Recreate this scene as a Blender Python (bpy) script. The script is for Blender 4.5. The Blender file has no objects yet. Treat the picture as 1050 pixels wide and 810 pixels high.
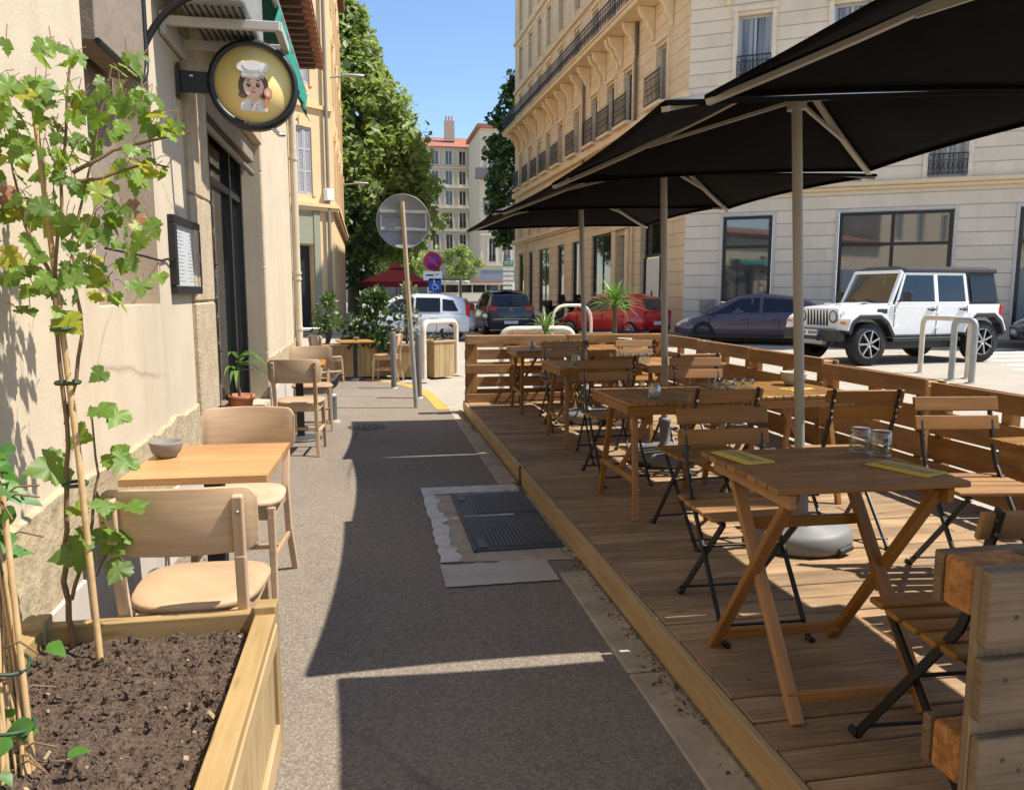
import bpy, bmesh, math, random
from mathutils import Vector, Matrix, Euler, noise as mnoise
R=math.radians; PI=math.pi
rnd=random.Random(7)
scn=bpy.context.scene
COL=scn.collection
V=Vector

# ------------------------------------------------------------------ mesh builder
class MB:
    def __init__(s): s.v=[]; s.f=[]; s.m=[]; s.uv=[]; s.sm=[]
    def add(s,vs,fs,mi=0,uvs=None,smooth=False):
        o=len(s.v); s.v+= [tuple(p) for p in vs]
        for i,f in enumerate(fs):
            s.f.append(tuple(o+k for k in f)); s.m.append(mi); s.sm.append(smooth)
            s.uv.append(uvs[i] if uvs else [(vs[k][0]+vs[k][1],vs[k][2]) for k in f])
    def box(s,c,d,rot=None,mi=0):
        c=V(c); hx,hy,hz=d[0]/2,d[1]/2,d[2]/2
        loc=[V((x,y,z)) for x in(-hx,hx) for y in(-hy,hy) for z in(-hz,hz)]
        fs=[(0,1,3,2),(4,6,7,5),(0,4,5,1),(2,3,7,6),(0,2,6,4),(1,5,7,3)]
        L=max(range(3),key=lambda i:d[i]); others=[i for i in range(3) if i!=L]
        ou,ov=rnd.random()*30,rnd.random()*30
        uvs=[]
        for f in fs:
            n=(loc[f[1]]-loc[f[0]]).cross(loc[f[2]]-loc[f[0]]); ax=max(range(3),key=lambda i:abs(n[i]))
            q=[]
            for k in f:
                p=loc[k]
                if ax==L: q.append((p[others[0]]*.3+ou,p[others[1]]+ov))
                else:
                    w=[i for i in others if i!=ax][0]; q.append((p[L]+ou,p[w]+ov))
            uvs.append(q)
        vs=[(rot@p if rot else p)+c for p in loc]
        s.add(vs,fs,mi,uvs)
    def bar(s,p0,p1,w,h,up=(0,0,1),mi=0):
        p0,p1=V(p0),V(p1); x=(p1-p0); L=x.length; x.normalize(); up=V(up)
        if abs(x.dot(up))>.99: up=V((0,1,0))
        y=up.cross(x).normalized(); z=x.cross(y)
        rot=Matrix((x,y,z)).transposed()
        s.box((p0+p1)/2,(L,w,h),rot,mi)
    def tube(s,pts,r,n=8,mi=0,caps=True):
        pts=[V(p) for p in pts]; rs=r if isinstance(r,(list,tuple)) else [r]*len(pts)
        vs=[];fs=[]; ref=None
        for i,p in enumerate(pts):
            t=(pts[min(i+1,len(pts)-1)]-pts[max(i-1,0)])
            if t.length<1e-9: t=V((0,0,1))
            t.normalize()
            if ref is None: ref=V((1,0,0)) if abs(t.x)<.8 else V((0,1,0))
            a=(ref-t*ref.dot(t)).normalized(); b=t.cross(a); ref=a
            for k in range(n):
                an=2*PI*k/n; vs.append(p+(a*math.cos(an)+b*math.sin(an))*rs[i])
        for i in range(len(pts)-1):
            for k in range(n):
                k2=(k+1)%n; fs.append((i*n+k,i*n+k2,(i+1)*n+k2,(i+1)*n+k))
        uvs=[[(0,0),(.1,0),(.1,1),(0,1)] for f in fs]
        L=0;ls=[0]
        for i in range(1,len(pts)): L+=(pts[i]-pts[i-1]).length; ls.append(L)
        ou=rnd.random()*20
        uvs=[]
        for i in range(len(pts)-1):
            for k in range(n):
                w=2*PI*rs[i]/n; uvs.append([(ls[i]+ou,k*w),(ls[i]+ou,k*w+w),(ls[i+1]+ou,k*w+w),(ls[i+1]+ou,k*w)])
        s.add(vs,fs,mi,uvs,True)
        if caps:
            m=len(pts)
            s.add(vs[:n],[tuple(reversed(range(n)))],mi); s.add(vs[(m-1)*n:],[tuple(range(n))],mi)
    def lathe(s,prof,n=24,c=(0,0,0),mi=0,M=None,sx=1,sy=1,caps=True):
        vs=[];fs=[];c=V(c)
        for r,z in prof:
            for k in range(n):
                a=2*PI*k/n; p=V((r*math.cos(a)*sx,r*math.sin(a)*sy,z)); vs.append((M@p if M else p)+c)
        for i in range(len(prof)-1):
            for k in range(n):
                k2=(k+1)%n; fs.append((i*n+k,i*n+k2,(i+1)*n+k2,(i+1)*n+k))
        s.add(vs,fs,mi,None,True)
        if not caps: return
        if prof[0][0]>1e-4: s.add(vs[:n],[tuple(reversed(range(n)))],mi)
        if prof[-1][0]>1e-4: s.add(vs[-n:],[tuple(range(n))],mi)
    def parts(s,name,mats,parent=None,**kw):
        """each connected piece as a part of its own"""
        key={};par=list(range(len(s.v)))
        def find(a):
            while par[a]!=a: par[a]=par[par[a]]; a=par[a]
            return a
        for i,p in enumerate(s.v):
            k=(round(p[0],4),round(p[1],4),round(p[2],4))
            if k in key: par[find(i)]=find(key[k])
            else: key[k]=i
        for f in s.f:
            for k in f[1:]: par[find(k)]=find(f[0])
        gr={}
        for i,f in enumerate(s.f): gr.setdefault(find(f[0]),[]).append(i)
        for ids in gr.values():
            m=MB(); mp={}
            for i in ids:
                nf=[]
                for k in s.f[i]:
                    if k not in mp: mp[k]=len(m.v); m.v.append(s.v[k])
                    nf.append(mp[k])
                m.f.append(tuple(nf)); m.m.append(s.m[i]); m.uv.append(s.uv[i]); m.sm.append(s.sm[i])
            m.build(name,mats,parent,**kw)
    def quad(s,a,b,c,d,mi=0): s.add([a,b,c,d],[(0,1,2,3)],mi)
    def prism(s,pts,off,mi=0,smooth=False):
        """polygon (list of 3D pts) extruded by vector off"""
        n=len(pts); pts=[V(p) for p in pts]; off=V(off)
        vs=pts+[p+off for p in pts]
        fs=[tuple(reversed(range(n))),tuple(range(n,2*n))]+[(i,(i+1)%n,n+(i+1)%n,n+i) for i in range(n)]
        s.add(vs,fs,mi)
    def loft(s,rings,mi=0,closed=True,caps=True,smooth=True):
        n=len(rings[0]); vs=[p for r in rings for p in r]; fs=[]
        for i in range(len(rings)-1):
            for k in range(n if closed else n-1):
                k2=(k+1)%n; fs.append((i*n+k,i*n+k2,(i+1)*n+k2,(i+1)*n+k))
        s.add(vs,fs,mi,None,smooth)
        if caps:
            s.add(rings[0],[tuple(reversed(range(n)))],mi); s.add(rings[-1],[tuple(range(n))],mi)
    def build(s,name,mats,parent=None,bevel=0,seg=1,org=None,loc=None,weld=False,smooth_all=False,subsurf=0,fixn=False):
        me=bpy.data.meshes.new(name)
        vs=s.v if org is None else [(p[0]-org[0],p[1]-org[1],p[2]-org[2]) for p in s.v]
        me.from_pydata(vs,[],s.f)
        if not isinstance(mats,(list,tuple)): mats=[mats]
        for m in mats: me.materials.append(m)
        me.polygons.foreach_set('material_index',s.m)
        me.polygons.foreach_set('use_smooth',[True]*len(s.f) if smooth_all else s.sm)
        ul=me.uv_layers.new(name='UVMap')
        flat=[]
        for q in s.uv:
            for a in q: flat+= [a[0],a[1]]
        ul.data.foreach_set('uv',flat)
        if weld or fixn:
            bm=bmesh.new(); bm.from_mesh(me)
            if weld: bmesh.ops.remove_doubles(bm,verts=bm.verts,dist=1e-4)
            bmesh.ops.recalc_face_normals(bm,faces=bm.faces)
            bm.to_mesh(me); bm.free()
        me.update()
        o=bpy.data.objects.new(name,me); COL.objects.link(o)
        if parent: o.parent=parent
        if loc: o.location=loc
        if bevel:
            b=o.modifiers.new('bevel','BEVEL'); b.width=bevel; b.segments=seg; b.limit_method='ANGLE'; b.angle_limit=R(40)
        if subsurf:
            b=o.modifiers.new('sub','SUBSURF'); b.levels=subsurf; b.render_levels=subsurf
        return o

def tag(o,label,cat,group=None,kind=None):
    if label: o['label']=label
    if cat: o['category']=cat
    if group: o['group']=group
    if kind: o['kind']=kind
    return o
def thing(name,label,cat,loc=(0,0,0),rz=0,group=None,rot=None):
    o=bpy.data.objects.new(name,None); COL.objects.link(o); o.empty_display_size=.1
    o.location=loc; o.rotation_euler=rot if rot else (0,0,rz)
    return tag(o,label,cat,group)
def struct(o): o['kind']='structure'; return o
def dup(root,loc,rz,label=None,rot=None):
    def cp(o,par):
        c=o.copy(); COL.objects.link(c)
        if par: c.parent=par
        for ch in [x for x in bpy.data.objects if x.parent==o]: cp(ch,c)
        return c
    r=cp(root,None); r.location=loc; r.rotation_euler=rot if rot else (0,0,rz)
    if label: r['label']=label
    return r
def bez(p0,p1,p2,n=8):
    p0,p1,p2=V(p0),V(p1),V(p2)
    return [p0*(1-t)**2+p1*2*t*(1-t)+p2*t*t for t in [i/n for i in range(n+1)]]
def arc_path(pts,rad,n=6):
    """polyline with rounded corners"""
    pts=[V(p) for p in pts]; out=[pts[0]]
    for i in range(1,len(pts)-1):
        a=pts[i]+(pts[i-1]-pts[i]).normalized()*rad; b=pts[i]+(pts[i+1]-pts[i]).normalized()*rad
        out+=bez(a,pts[i],b,n)
    return out+[pts[-1]]

# ------------------------------------------------------------------ materials
class NT:
    def __init__(s,name):
        s.mat=bpy.data.materials.new(name); s.mat.use_nodes=True; s.t=s.mat.node_tree; s.n=s.t.nodes; s.l=s.t.links
        s.b=s.n['Principled BSDF']; s.out=s.n['Material Output']
    def new(s,typ,**kw):
        n=s.n.new(typ)
        for k,v in kw.items(): setattr(n,k,v)
        return n
    def link(s,a,b): s.l.new(a,b)
    def coord(s,kind='Object',scale=(1,1,1)):
        tc=s.new('ShaderNodeTexCoord'); mp=s.new('ShaderNodeMapping'); mp.inputs['Scale'].default_value=scale
        s.link(tc.outputs[kind],mp.inputs['Vector']); return mp.outputs['Vector']
    def noise(s,vec,scale,detail=4,rough=.6):
        n=s.new('ShaderNodeTexNoise'); n.inputs['Scale'].default_value=scale; n.inputs['Detail'].default_value=detail; n.inputs['Roughness'].default_value=rough
        if vec is not None: s.link(vec,n.inputs['Vector'])
        return n.outputs['Fac']
    def ramp(s,fac,stops):
        r=s.new('ShaderNodeValToRGB'); e=r.color_ramp.elements
        while len(e)<len(stops): e.new(.5)
        for i,(p,c) in enumerate(stops):
            e[i].position=p; e[i].color=(c,c,c,1) if isinstance(c,(int,float)) else (*c,1)
        s.link(fac,r.inputs['Fac']); return r.outputs['Color']
    def mix(s,fac,a,b,mode='MIX'):
        m=s.new('ShaderNodeMix',data_type='RGBA',blend_type=mode)
        for sock,v in ((m.inputs['Factor'],fac),(m.inputs['A'],a),(m.inputs['B'],b)):
            if isinstance(v,bpy.types.NodeSocket): s.link(v,sock)
            elif isinstance(v,(int,float)): sock.default_value=v
            else: sock.default_value=(*v,1)
        return m.outputs['Result']
    def math(s,op,a,b=None,c=None):
        m=s.new('ShaderNodeMath',operation=op)
        for i,v in enumerate((a,b,c)):
            if v is None: continue
            if isinstance(v,bpy.types.NodeSocket): s.link(v,m.inputs[i])
            else: m.inputs[i].default_value=v
        return m.outputs[0]
    def bump(s,h,strength=.3,dist=.01):
        b=s.new('ShaderNodeBump'); b.inputs['Strength'].default_value=strength; b.inputs['Distance'].default_value=dist
        s.link(h,b.inputs['Height']); s.link(b.outputs['Normal'],s.b.inputs['Normal'])
    def col(s,c):
        if isinstance(c,bpy.types.NodeSocket): s.link(c,s.b.inputs['Base Color'])
        else: s.b.inputs['Base Color'].default_value=(*c,1)
    def set(s,**kw):
        for k,v in kw.items(): s.b.inputs[k].default_value=v
def sc(c,f): return tuple(min(1,x*f) for x in c)
def M_simple(name,c,rough=.6,metal=0,var=.12,nscale=6,bump=0,bscale=60,bdist=.003,coat=0,spec=.5,ior=None,dirt=0,dirtc=(.08,.06,.045),streak=0):
    t=NT(name); vec=t.coord()
    col=t.ramp(t.noise(vec,nscale,5,.65),[(.3,sc(c,1-var)),(.7,sc(c,1+var))])
    if dirt:
        f=t.ramp(t.noise(vec,nscale*.35,6,.7),[(.5,0.),(.75,1.)])
        col=t.mix(t.math('MULTIPLY',f,dirt),col,dirtc)
    if streak:
        f=t.ramp(t.noise(t.coord('Object',(3.2,3.2,.28)),1.5,7,.7),[(.48,0.),(.72,1.)]); col=t.mix(t.math('MULTIPLY',f,streak),col,dirtc)
        p=t.ramp(t.noise(vec,.9,3,.6),[(.56,0.),(.60,1.)]); col=t.mix(t.math('MULTIPLY',p,streak*.35),col,sc(c,1.12))
        ck=t.new('ShaderNodeTexVoronoi',feature='DISTANCE_TO_EDGE'); ck.inputs['Scale'].default_value=.7; t.link(t.mix(.2,vec,t.noise(vec,2.5,5)),ck.inputs['Vector'])
        cr=t.math('MULTIPLY',t.ramp(ck.outputs['Distance'],[(.0015,1.),(.005,0.)]),t.ramp(t.noise(vec,.8,2),[(.5,0.),(.6,.55)])); col=t.mix(cr,col,sc(dirtc,.6))
    t.col(col); t.set(Roughness=rough,Metallic=metal); t.b.inputs['Specular IOR Level'].default_value=spec
    if coat: t.set(**{'Coat Weight':coat,'Coat Roughness':.04})
    if ior: t.b.inputs['IOR'].default_value=ior
    if bump: t.bump(t.noise(vec,bscale,4,.6),bump,bdist)
    return t.mat
def M_wood(name,c1,c2,rough=.6,grain=1.,bump=.25,island=.25,knots=True,dirt=0,dirtc=(.1,.09,.08)):
    t=NT(name); vec=t.coord('UV',(1.6,26*grain,1))
    g=t.noise(vec,2.2,8,.7)
    col=t.ramp(g,[(.3,c1),(.5,tuple((a+b)/2 for a,b in zip(c1,c2))),(.68,c2)])
    v2=t.coord('UV',(1.2,6,1)); w=t.noise(v2,1.6,3,.5)
    col=t.mix(.35,col,t.ramp(w,[(.35,sc(c1,.8)),(.65,sc(c2,1.1))]))
    if knots:
        vo=t.new('ShaderNodeTexVoronoi'); vo.inputs['Scale'].default_value=1.; t.link(t.coord('UV',(2.2,9,1)),vo.inputs['Vector'])
        col=t.mix(t.ramp(vo.outputs['Distance'],[(.04,.75),(.13,0.)]),col,sc(c1,.45))
    geo=t.new('ShaderNodeNewGeometry')
    k=t.math('ADD',t.math('MULTIPLY',geo.outputs['Random Per Island'],island*2),1-island)
    oi_=t.new('ShaderNodeObjectInfo'); k=t.math('MULTIPLY',k,t.math('MULTIPLY_ADD',oi_.outputs['Random'],.34,.83))
    hs=t.new('ShaderNodeHueSaturation'); t.link(col,hs.inputs['Color']); t.link(k,hs.inputs['Value']); t.link(t.math('MULTIPLY_ADD',oi_.outputs['Random'],-.22,1.15),hs.inputs['Saturation'])
    col=hs.outputs['Color']
    if dirt:
        f=t.ramp(t.noise(t.coord('Object'),3.,6,.7),[(.4,0.),(.7,1.)])
        col=t.mix(t.math('MULTIPLY',f,dirt),col,dirtc)
    t.col(col); t.link(t.ramp(t.noise(t.coord('Object'),7,5,.7),[(.3,max(.05,rough-.14)),(.7,min(1,rough+.16))]),t.b.inputs['Roughness']); t.b.inputs['Specular IOR Level'].default_value=.35
    t.bump(g,bump,.004)
    return t.mat
def M_leaf(name,c,var=.5,yellow=.0,trans=.35,rough=.45):
    t=NT(name); geo=t.new('ShaderNodeNewGeometry'); r=geo.outputs['Random Per Island']
    stops=[(0,sc(c,1-var)),(.55,c),(1-.001-yellow,(min(1,c[0]*(1+var*1.3)),min(1,c[1]*(1+var)),c[2]))]
    if yellow: stops.append((1-yellow*.5,(.5,.42,.03)))
    col=t.ramp(r,stops)
    n=t.noise(t.coord(),40,3); col=t.mix(.25,col,t.ramp(n,[(.3,sc(c,.6)),(.7,sc(c,1.4))]))
    t.col(col); t.set(Roughness=rough)
    tr=t.new('ShaderNodeBsdfTranslucent'); t.link(t.mix(.5,col,(c[0]*2.2,c[1]*1.9,c[2]*.6)),tr.inputs['Color'])
    mx=t.new('ShaderNodeMixShader'); mx.inputs[0].default_value=trans
    t.link(t.b.outputs[0],mx.inputs[1]); t.link(tr.outputs[0],mx.inputs[2]); t.link(mx.outputs[0],t.out.inputs['Surface'])
    return t.mat
def M_glass(name='clear_glass'):
    t=NT(name); lw=t.new('ShaderNodeLayerWeight'); lw.inputs['Blend'].default_value=.35
    tr=t.new('ShaderNodeBsdfTransparent'); tr.inputs['Color'].default_value=(.93,.95,.94,1); gl=t.new('ShaderNodeBsdfGlossy'); gl.inputs['Roughness'].default_value=.05
    mx=t.new('ShaderNodeMixShader'); f=t.math('MULTIPLY_ADD',lw.outputs['Facing'],.55,.05); t.link(f,mx.inputs[0]); t.link(tr.outputs[0],mx.inputs[1]); t.link(gl.outputs[0],mx.inputs[2]); t.link(mx.outputs[0],t.out.inputs['Surface']); return t.mat
def M_facade(name,c,pitch=.39,off=0.,groove=.03,var=.1,gdark=.55,stain=.25):
    t=NT(name); vec=t.coord()
    sep=t.new('ShaderNodeSeparateXYZ'); t.link(vec,sep.inputs[0])
    fr=t.math('FRACT',t.math('DIVIDE',t.math('ADD',sep.outputs['Z'],100*pitch-off),pitch))
    g=t.math('LESS_THAN',fr,groove/pitch)
    base=t.ramp(t.noise(vec,1.2,6,.7),[(.3,sc(c,1-var)),(.7,sc(c,1+var))])
    wn=t.new('ShaderNodeTexWhiteNoise',noise_dimensions='2D'); cb=t.new('ShaderNodeCombineXYZ'); row=t.math('FLOOR',t.math('DIVIDE',t.math('ADD',sep.outputs['Z'],100*pitch-off),pitch))
    t.link(t.math('FLOOR',t.math('ADD',t.math('DIVIDE',t.math('SUBTRACT',t.math('MULTIPLY',sep.outputs['X'],1.15),sep.outputs['Y']),1.3),t.math('MULTIPLY',row,.5))),cb.inputs[0]); t.link(row,cb.inputs[1]); t.link(cb.outputs[0],wn.inputs['Vector'])
    base=t.mix(1,base,t.ramp(wn.outputs['Value'],[(0,.90),(1,1.)]),'MULTIPLY')
    fine=t.noise(vec,30,4,.6); base=t.mix(.12,base,t.ramp(fine,[(.3,sc(c,.6)),(.7,sc(c,1.25))]))
    st=t.ramp(t.noise(t.coord('Object',(1.,1.,.12)),1.6,5,.7),[(.5,0.),(.8,1.)])
    base=t.mix(t.math('MULTIPLY',st,stain),base,sc(c,.5))
    t.col(t.mix(g,base,sc(c,gdark))); t.set(Roughness=.85)
    t.bump(t.math('SUBTRACT',t.math('MULTIPLY',fine,.1),g),.6,.02)
    return t.mat
# ------------------------------------------------------------------ palette
plaster=M_simple('cream_plaster',(.555,.465,.335),.9,var=.07,nscale=2.2,bump=.3,bscale=70,bdist=.006,dirt=.22,dirtc=(.40,.30,.19),streak=.4)
plaster2=M_simple('ochre_plaster',(.70,.51,.28),.9,var=.08,nscale=.8,bump=.2,bscale=40,dirt=.2,dirtc=(.42,.3,.17))
taupe=M_simple('taupe_plaster',(.24,.19,.145),.9,var=.12,nscale=5,bump=.5,bscale=14,bdist=.012)
rubble=M_simple('rough_limestone',(.42,.335,.21),.95,var=.28,nscale=14,bump=.6,bscale=24,bdist=.02,dirt=.5,dirtc=(.24,.19,.12))
dressed=M_simple('dressed_stone',(.46,.36,.235),.9,var=.14,nscale=9,bump=.7,bscale=45,bdist=.012,dirt=.4,dirtc=(.25,.19,.12))
slab=M_simple('grey_base_slab',(.52,.47,.40),.8,var=.08,nscale=7,bump=.15,bscale=60,dirt=.3,dirtc=(.32,.27,.2))
blackm=M_simple('black_metal',(.012,.012,.013),.45,var=.2,bump=.05)
blackframe=M_simple('black_shopfront_paint',(.014,.014,.015),.35,var=.15)
darkglass=M_simple('dark_window_glass',(.012,.014,.015),.04,var=.2,nscale=1,ior=1.9)
shopglass=M_simple('shop_window_glass',(.05,.058,.058),.03,var=.5,nscale=.35,ior=2.4)
terracotta=M_simple('terracotta',(.40,.145,.07),.8,var=.12,nscale=12,bump=.1)
rooftile=M_simple('clay_roof_tile',(.30,.13,.075),.85,var=.3,nscale=8,bump=.4,bscale=30)
eavewood=M_simple('eave_board',(.09,.05,.03),.8,var=.2)
greycem=M_simple('grey_ceramic',(.20,.19,.16),.7,var=.12,nscale=30)
beech=M_wood('pale_beech',(.40,.265,.15),(.57,.40,.255),.45,1.1,bump=.14,island=.07,knots=False)
oak=M_wood('honey_wood_tabletop',(.36,.165,.046),(.47,.245,.082),.42,.9,bump=.05,island=.08,knots=False)
acacia=M_wood('acacia_slats',(.19,.09,.029),(.35,.18,.064),.5,1.,bump=.12,island=.2,knots=False)
deckwood=M_wood('weathered_deck_boards',(.17,.098,.047),(.56,.39,.235),.7,1.5,bump=.6,island=.26,dirt=.4,dirtc=(.13,.10,.07))
pinewood=M_wood('treated_pine',(.31,.205,.092),(.45,.32,.165),.6,1.,bump=.2,island=.12)
palletwood=M_wood('pallet_boards',(.25,.12,.044),(.48,.28,.12),.7,1.,bump=.4,island=.32,dirt=.45,dirtc=(.16,.11,.07))
greywood=M_wood('weathered_grey_pallet',(.075,.05,.032),(.30,.22,.145),.8,1.9,bump=1.,island=.2,dirt=.5,dirtc=(.12,.09,.06))
chipblock=M_simple('rusty_chipboard_block',(.34,.15,.045),.9,var=.5,nscale=40,bump=1.,bscale=60,bdist=.01,dirt=.4,dirtc=(.10,.045,.015))
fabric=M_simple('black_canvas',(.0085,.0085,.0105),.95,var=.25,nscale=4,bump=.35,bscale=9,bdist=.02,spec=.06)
fabric_top=M_simple('grey_canvas_top',(.12,.125,.14),.8,var=.06,nscale=3)  # canopy top face, a lighter grey than the underside
polem=M_simple('taupe_painted_pole',(.31,.285,.24),.45,var=.05)
plastgrey=M_simple('grey_plastic_base',(.19,.195,.195),.55,var=.1,nscale=6,bump=.1,bscale=80,dirt=.3,dirtc=(.2,.18,.15))
napkin=M_simple('yellow_paper_napkin',(.62,.46,.09),.8,var=.08)
steel=M_simple('steel_cutlery',(.5,.49,.47),.3,metal=1,var=.05)
glassm=M_glass()
galv=M_simple('galvanised_steel',(.36,.355,.34),.55,metal=.4,var=.12,nscale=14,dirt=.25,dirtc=(.2,.16,.1))
bollardm=M_simple('grey_bollard_paint',(.115,.115,.115),.5,var=.1)
hoopm=M_simple('worn_cream_paint',(.62,.55,.43),.55,var=.1,nscale=10,dirt=.35,dirtc=(.3,.2,.12))
rustpost=M_simple('sun_bleached_post',(.43,.33,.2),.7,var=.15,nscale=6)
signback=M_simple('grey_sign_back',(.30,.285,.265),.55,metal=.3,var=.08,dirt=.2)
whitep=M_simple('white_paint',(.78,.77,.74),.5,var=.03)
green=M_simple('green_awning_cloth',(.01,.23,.165),.7,var=.1)
soilm=M_simple('dark_soil',(.12,.078,.052),1.,var=.5,nscale=45,bump=1.,bscale=70,bdist=.03)
bark=M_simple('vine_bark',(.19,.115,.06),.9,var=.25,nscale=40,bump=.6)
bamboo=M_simple('bamboo_cane',(.47,.31,.145),.6,var=.2,nscale=20)
tie=M_simple('green_tie',(.03,.06,.03),.6)
vineleaf=M_leaf('vine_leaves',(.16,.27,.045),.45,.13,.5)
ivyleaf=M_leaf('climber_leaves',(.075,.20,.03),.4,0,.35)
planeleaf=M_leaf('plane_tree_leaves',(.225,.305,.105),.5,.0,.42,.5)
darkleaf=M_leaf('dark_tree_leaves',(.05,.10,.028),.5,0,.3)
shrubleaf=M_leaf('shrub_leaves',(.085,.16,.035),.5,0,.3)
oliveleaf=M_leaf('olive_leaves',(.14,.17,.08),.4,0,.25)
straple=M_leaf('strap_leaves',(.12,.24,.055),.4,0,.3,.35)
trunkm=M_simple('tree_bark',(.13,.10,.07),.95,var=.3,nscale=3,bump=.8,bscale=12,bdist=.04)
tyrem=M_simple('tyre_rubber',(.014,.014,.014),.8,var=.1)
seam_m=M_simple('black_hem',(.003,.003,.003),.95,spec=.05)
rimm=M_simple('alloy_rim',(.42,.42,.43),.3,metal=.8,var=.05)
darkplast=M_simple('black_car_plastic',(.016,.016,.017),.5,var=.15)
carglass=M_simple('car_window_glass',(.012,.014,.015),.03,var=.2,ior=1.5)
lampred=M_simple('red_lamp_lens',(.42,.012,.012),.15,var=.05)
lampclear=M_simple('headlamp_lens',(.6,.62,.62),.08,var=.05,ior=1.6)
def paint(name,c,metal=.0): return M_simple(name,c,.28,metal=metal,var=.03,coat=.6)
platem=M_simple('number_plate',(.7,.7,.68),.4,var=.02)
blueplate=M_simple('plate_blue_strip',(.02,.06,.35),.4)

# ------------------------------------------------------------------ camera, sky, sun
H=1.42
cam=bpy.data.cameras.new('camera'); camo=bpy.data.objects.new('camera',cam); COL.objects.link(camo)
cam.sensor_width=36; cam.lens=36*800/1050; cam.clip_start=.05; cam.clip_end=2000
camo.location=(0,0,H); camo.rotation_euler=(R(90-7.4773),0,R(-10.3253)); scn.camera=camo
w=bpy.data.worlds.new('World'); scn.world=w; w.use_nodes=True
nt=w.node_tree; bg=nt.nodes['Background']; sky=nt.nodes.new('ShaderNodeTexSky')
sky.sky_type='NISHITA'; sky.sun_disc=False
SD=V((1.38,-.26,2.25)).normalized()
sky.sun_elevation=math.asin(SD.z); sky.sun_rotation=math.atan2(SD.x,SD.y)
sky.air_density=1.0; sky.dust_density=.15; sky.ozone_density=4.; sky.altitude=50
tc=nt.nodes.new('ShaderNodeTexCoord'); mp=nt.nodes.new('ShaderNodeMapping'); mp.inputs['Scale'].default_value=(1.2,1.2,7)
nz=nt.nodes.new('ShaderNodeTexNoise'); nz.inputs['Scale'].default_value=2.2; nz.inputs['Detail'].default_value=7; nz.inputs['Roughness'].default_value=.62
rp=nt.nodes.new('ShaderNodeValToRGB'); rp.color_ramp.elements[0].position=.52; rp.color_ramp.elements[0].color=(0,0,0,1); rp.color_ramp.elements[1].position=.82; rp.color_ramp.elements[1].color=(.36,.36,.36,1)
mxs=nt.nodes.new('ShaderNodeMix'); mxs.data_type='RGBA'; mxs.inputs['B'].default_value=(7,7.2,7.6,1)
nt.links.new(tc.outputs['Generated'],mp.inputs['Vector']); nt.links.new(mp.outputs[0],nz.inputs['Vector']); nt.links.new(nz.outputs['Fac'],rp.inputs['Fac'])
nt.links.new(rp.outputs['Color'],mxs.inputs['Factor']); nt.links.new(sky.outputs['Color'],mxs.inputs['A']); nt.links.new(mxs.outputs['Result'],bg.inputs['Color'])
bg.inputs['Strength'].default_value=.138
sun=bpy.data.lights.new('sun','SUN'); so=bpy.data.objects.new('sun',sun); COL.objects.link(so)
sun.energy=5.0; sun.angle=R(.5); sun.color=(1,.94,.85)
so.rotation_euler=(-SD).to_track_quat('-Z','Y').to_euler(); so.location=(5,-2,12)
vs_=scn.view_settings; vs_.view_transform='Standard'; vs_.look='None'; vs_.gamma=1; vs_.use_curve_mapping=False; vs_.exposure=.63
scn.cycles.use_denoising=True
scn.cycles.max_bounces=8; scn.cycles.diffuse_bounces=6; scn.cycles.glossy_bounces=3; scn.cycles.transmission_bounces=6; scn.cycles.transparent_max_bounces=24
scn.cycles.sample_clamp_indirect=6; scn.cycles.caustics_reflective=False; scn.cycles.caustics_refractive=False

# ------------------------------------------------------------------ ground
def M_asphalt(name,c,speck=.5,crack=True,stain=.35):
    t=NT(name); vec=t.coord()
    col=t.ramp(t.noise(vec,.7,6,.65),[(.3,sc(c,.86)),(.7,sc(c,1.12))])
    vo=t.new('ShaderNodeTexVoronoi'); vo.inputs['Scale'].default_value=125; t.link(vec,vo.inputs['Vector'])
    rr=t.new('ShaderNodeSeparateColor'); t.link(vo.outputs['Color'],rr.inputs[0])
    col=t.mix(speck*.72,col,t.ramp(rr.outputs[0],[(.15,sc(c,.45)),(.5,c),(.93,sc(c,1.9))]))
    st=t.ramp(t.noise(t.coord('Object',(1,.45,1)),2.3,5,.7),[(.52,0.),(.74,1.)])
    col=t.mix(t.math('MULTIPLY',st,stain),col,sc(c,.5))
    gum=t.new('ShaderNodeTexVoronoi'); gum.inputs['Scale'].default_value=3.1; t.link(vec,gum.inputs['Vector'])
    col=t.mix(t.ramp(gum.outputs['Distance'],[(.045,.45),(.075,0.)]),col,sc(c,.45))
    if crack:
        ck=t.new('ShaderNodeTexVoronoi',feature='DISTANCE_TO_EDGE'); ck.inputs['Scale'].default_value=.42
        wv=t.mix(.13,vec,t.noise(vec,3,4)); t.link(wv,ck.inputs['Vector'])
        m=t.ramp(t.noise(vec,.6,2),[(.5,0.),(.56,1.)])
        cr=t.math('MULTIPLY',t.ramp(ck.outputs['Distance'],[(.002,1.),(.008,0.)]),m)
        col=t.mix(t.math('MULTIPLY',cr,.6),col,sc(c,.3))
    t.col(col); t.set(Roughness=.9); t.bump(vo.outputs['Distance'],.5,.004); return t.mat
asph=M_asphalt('pavement_asphalt',(.205,.168,.128))
road_m=M_asphalt('road_asphalt',(.38,.335,.265),.35,True,.25)
conc=M_simple('kerb_concrete',(.40,.335,.25),.9,var=.2,nscale=6,bump=.6,bscale=70,dirt=.55,dirtc=(.14,.11,.08))
wornwhite=M_simple('worn_white_marking',(.62,.58,.53),.8,var=.15,nscale=14,dirt=.5,dirtc=(.2,.17,.14))
yellowp=M_simple('worn_yellow_marking',(.55,.32,.05),.8,var=.2,nscale=9,dirt=.3,dirtc=(.3,.25,.18))
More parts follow.
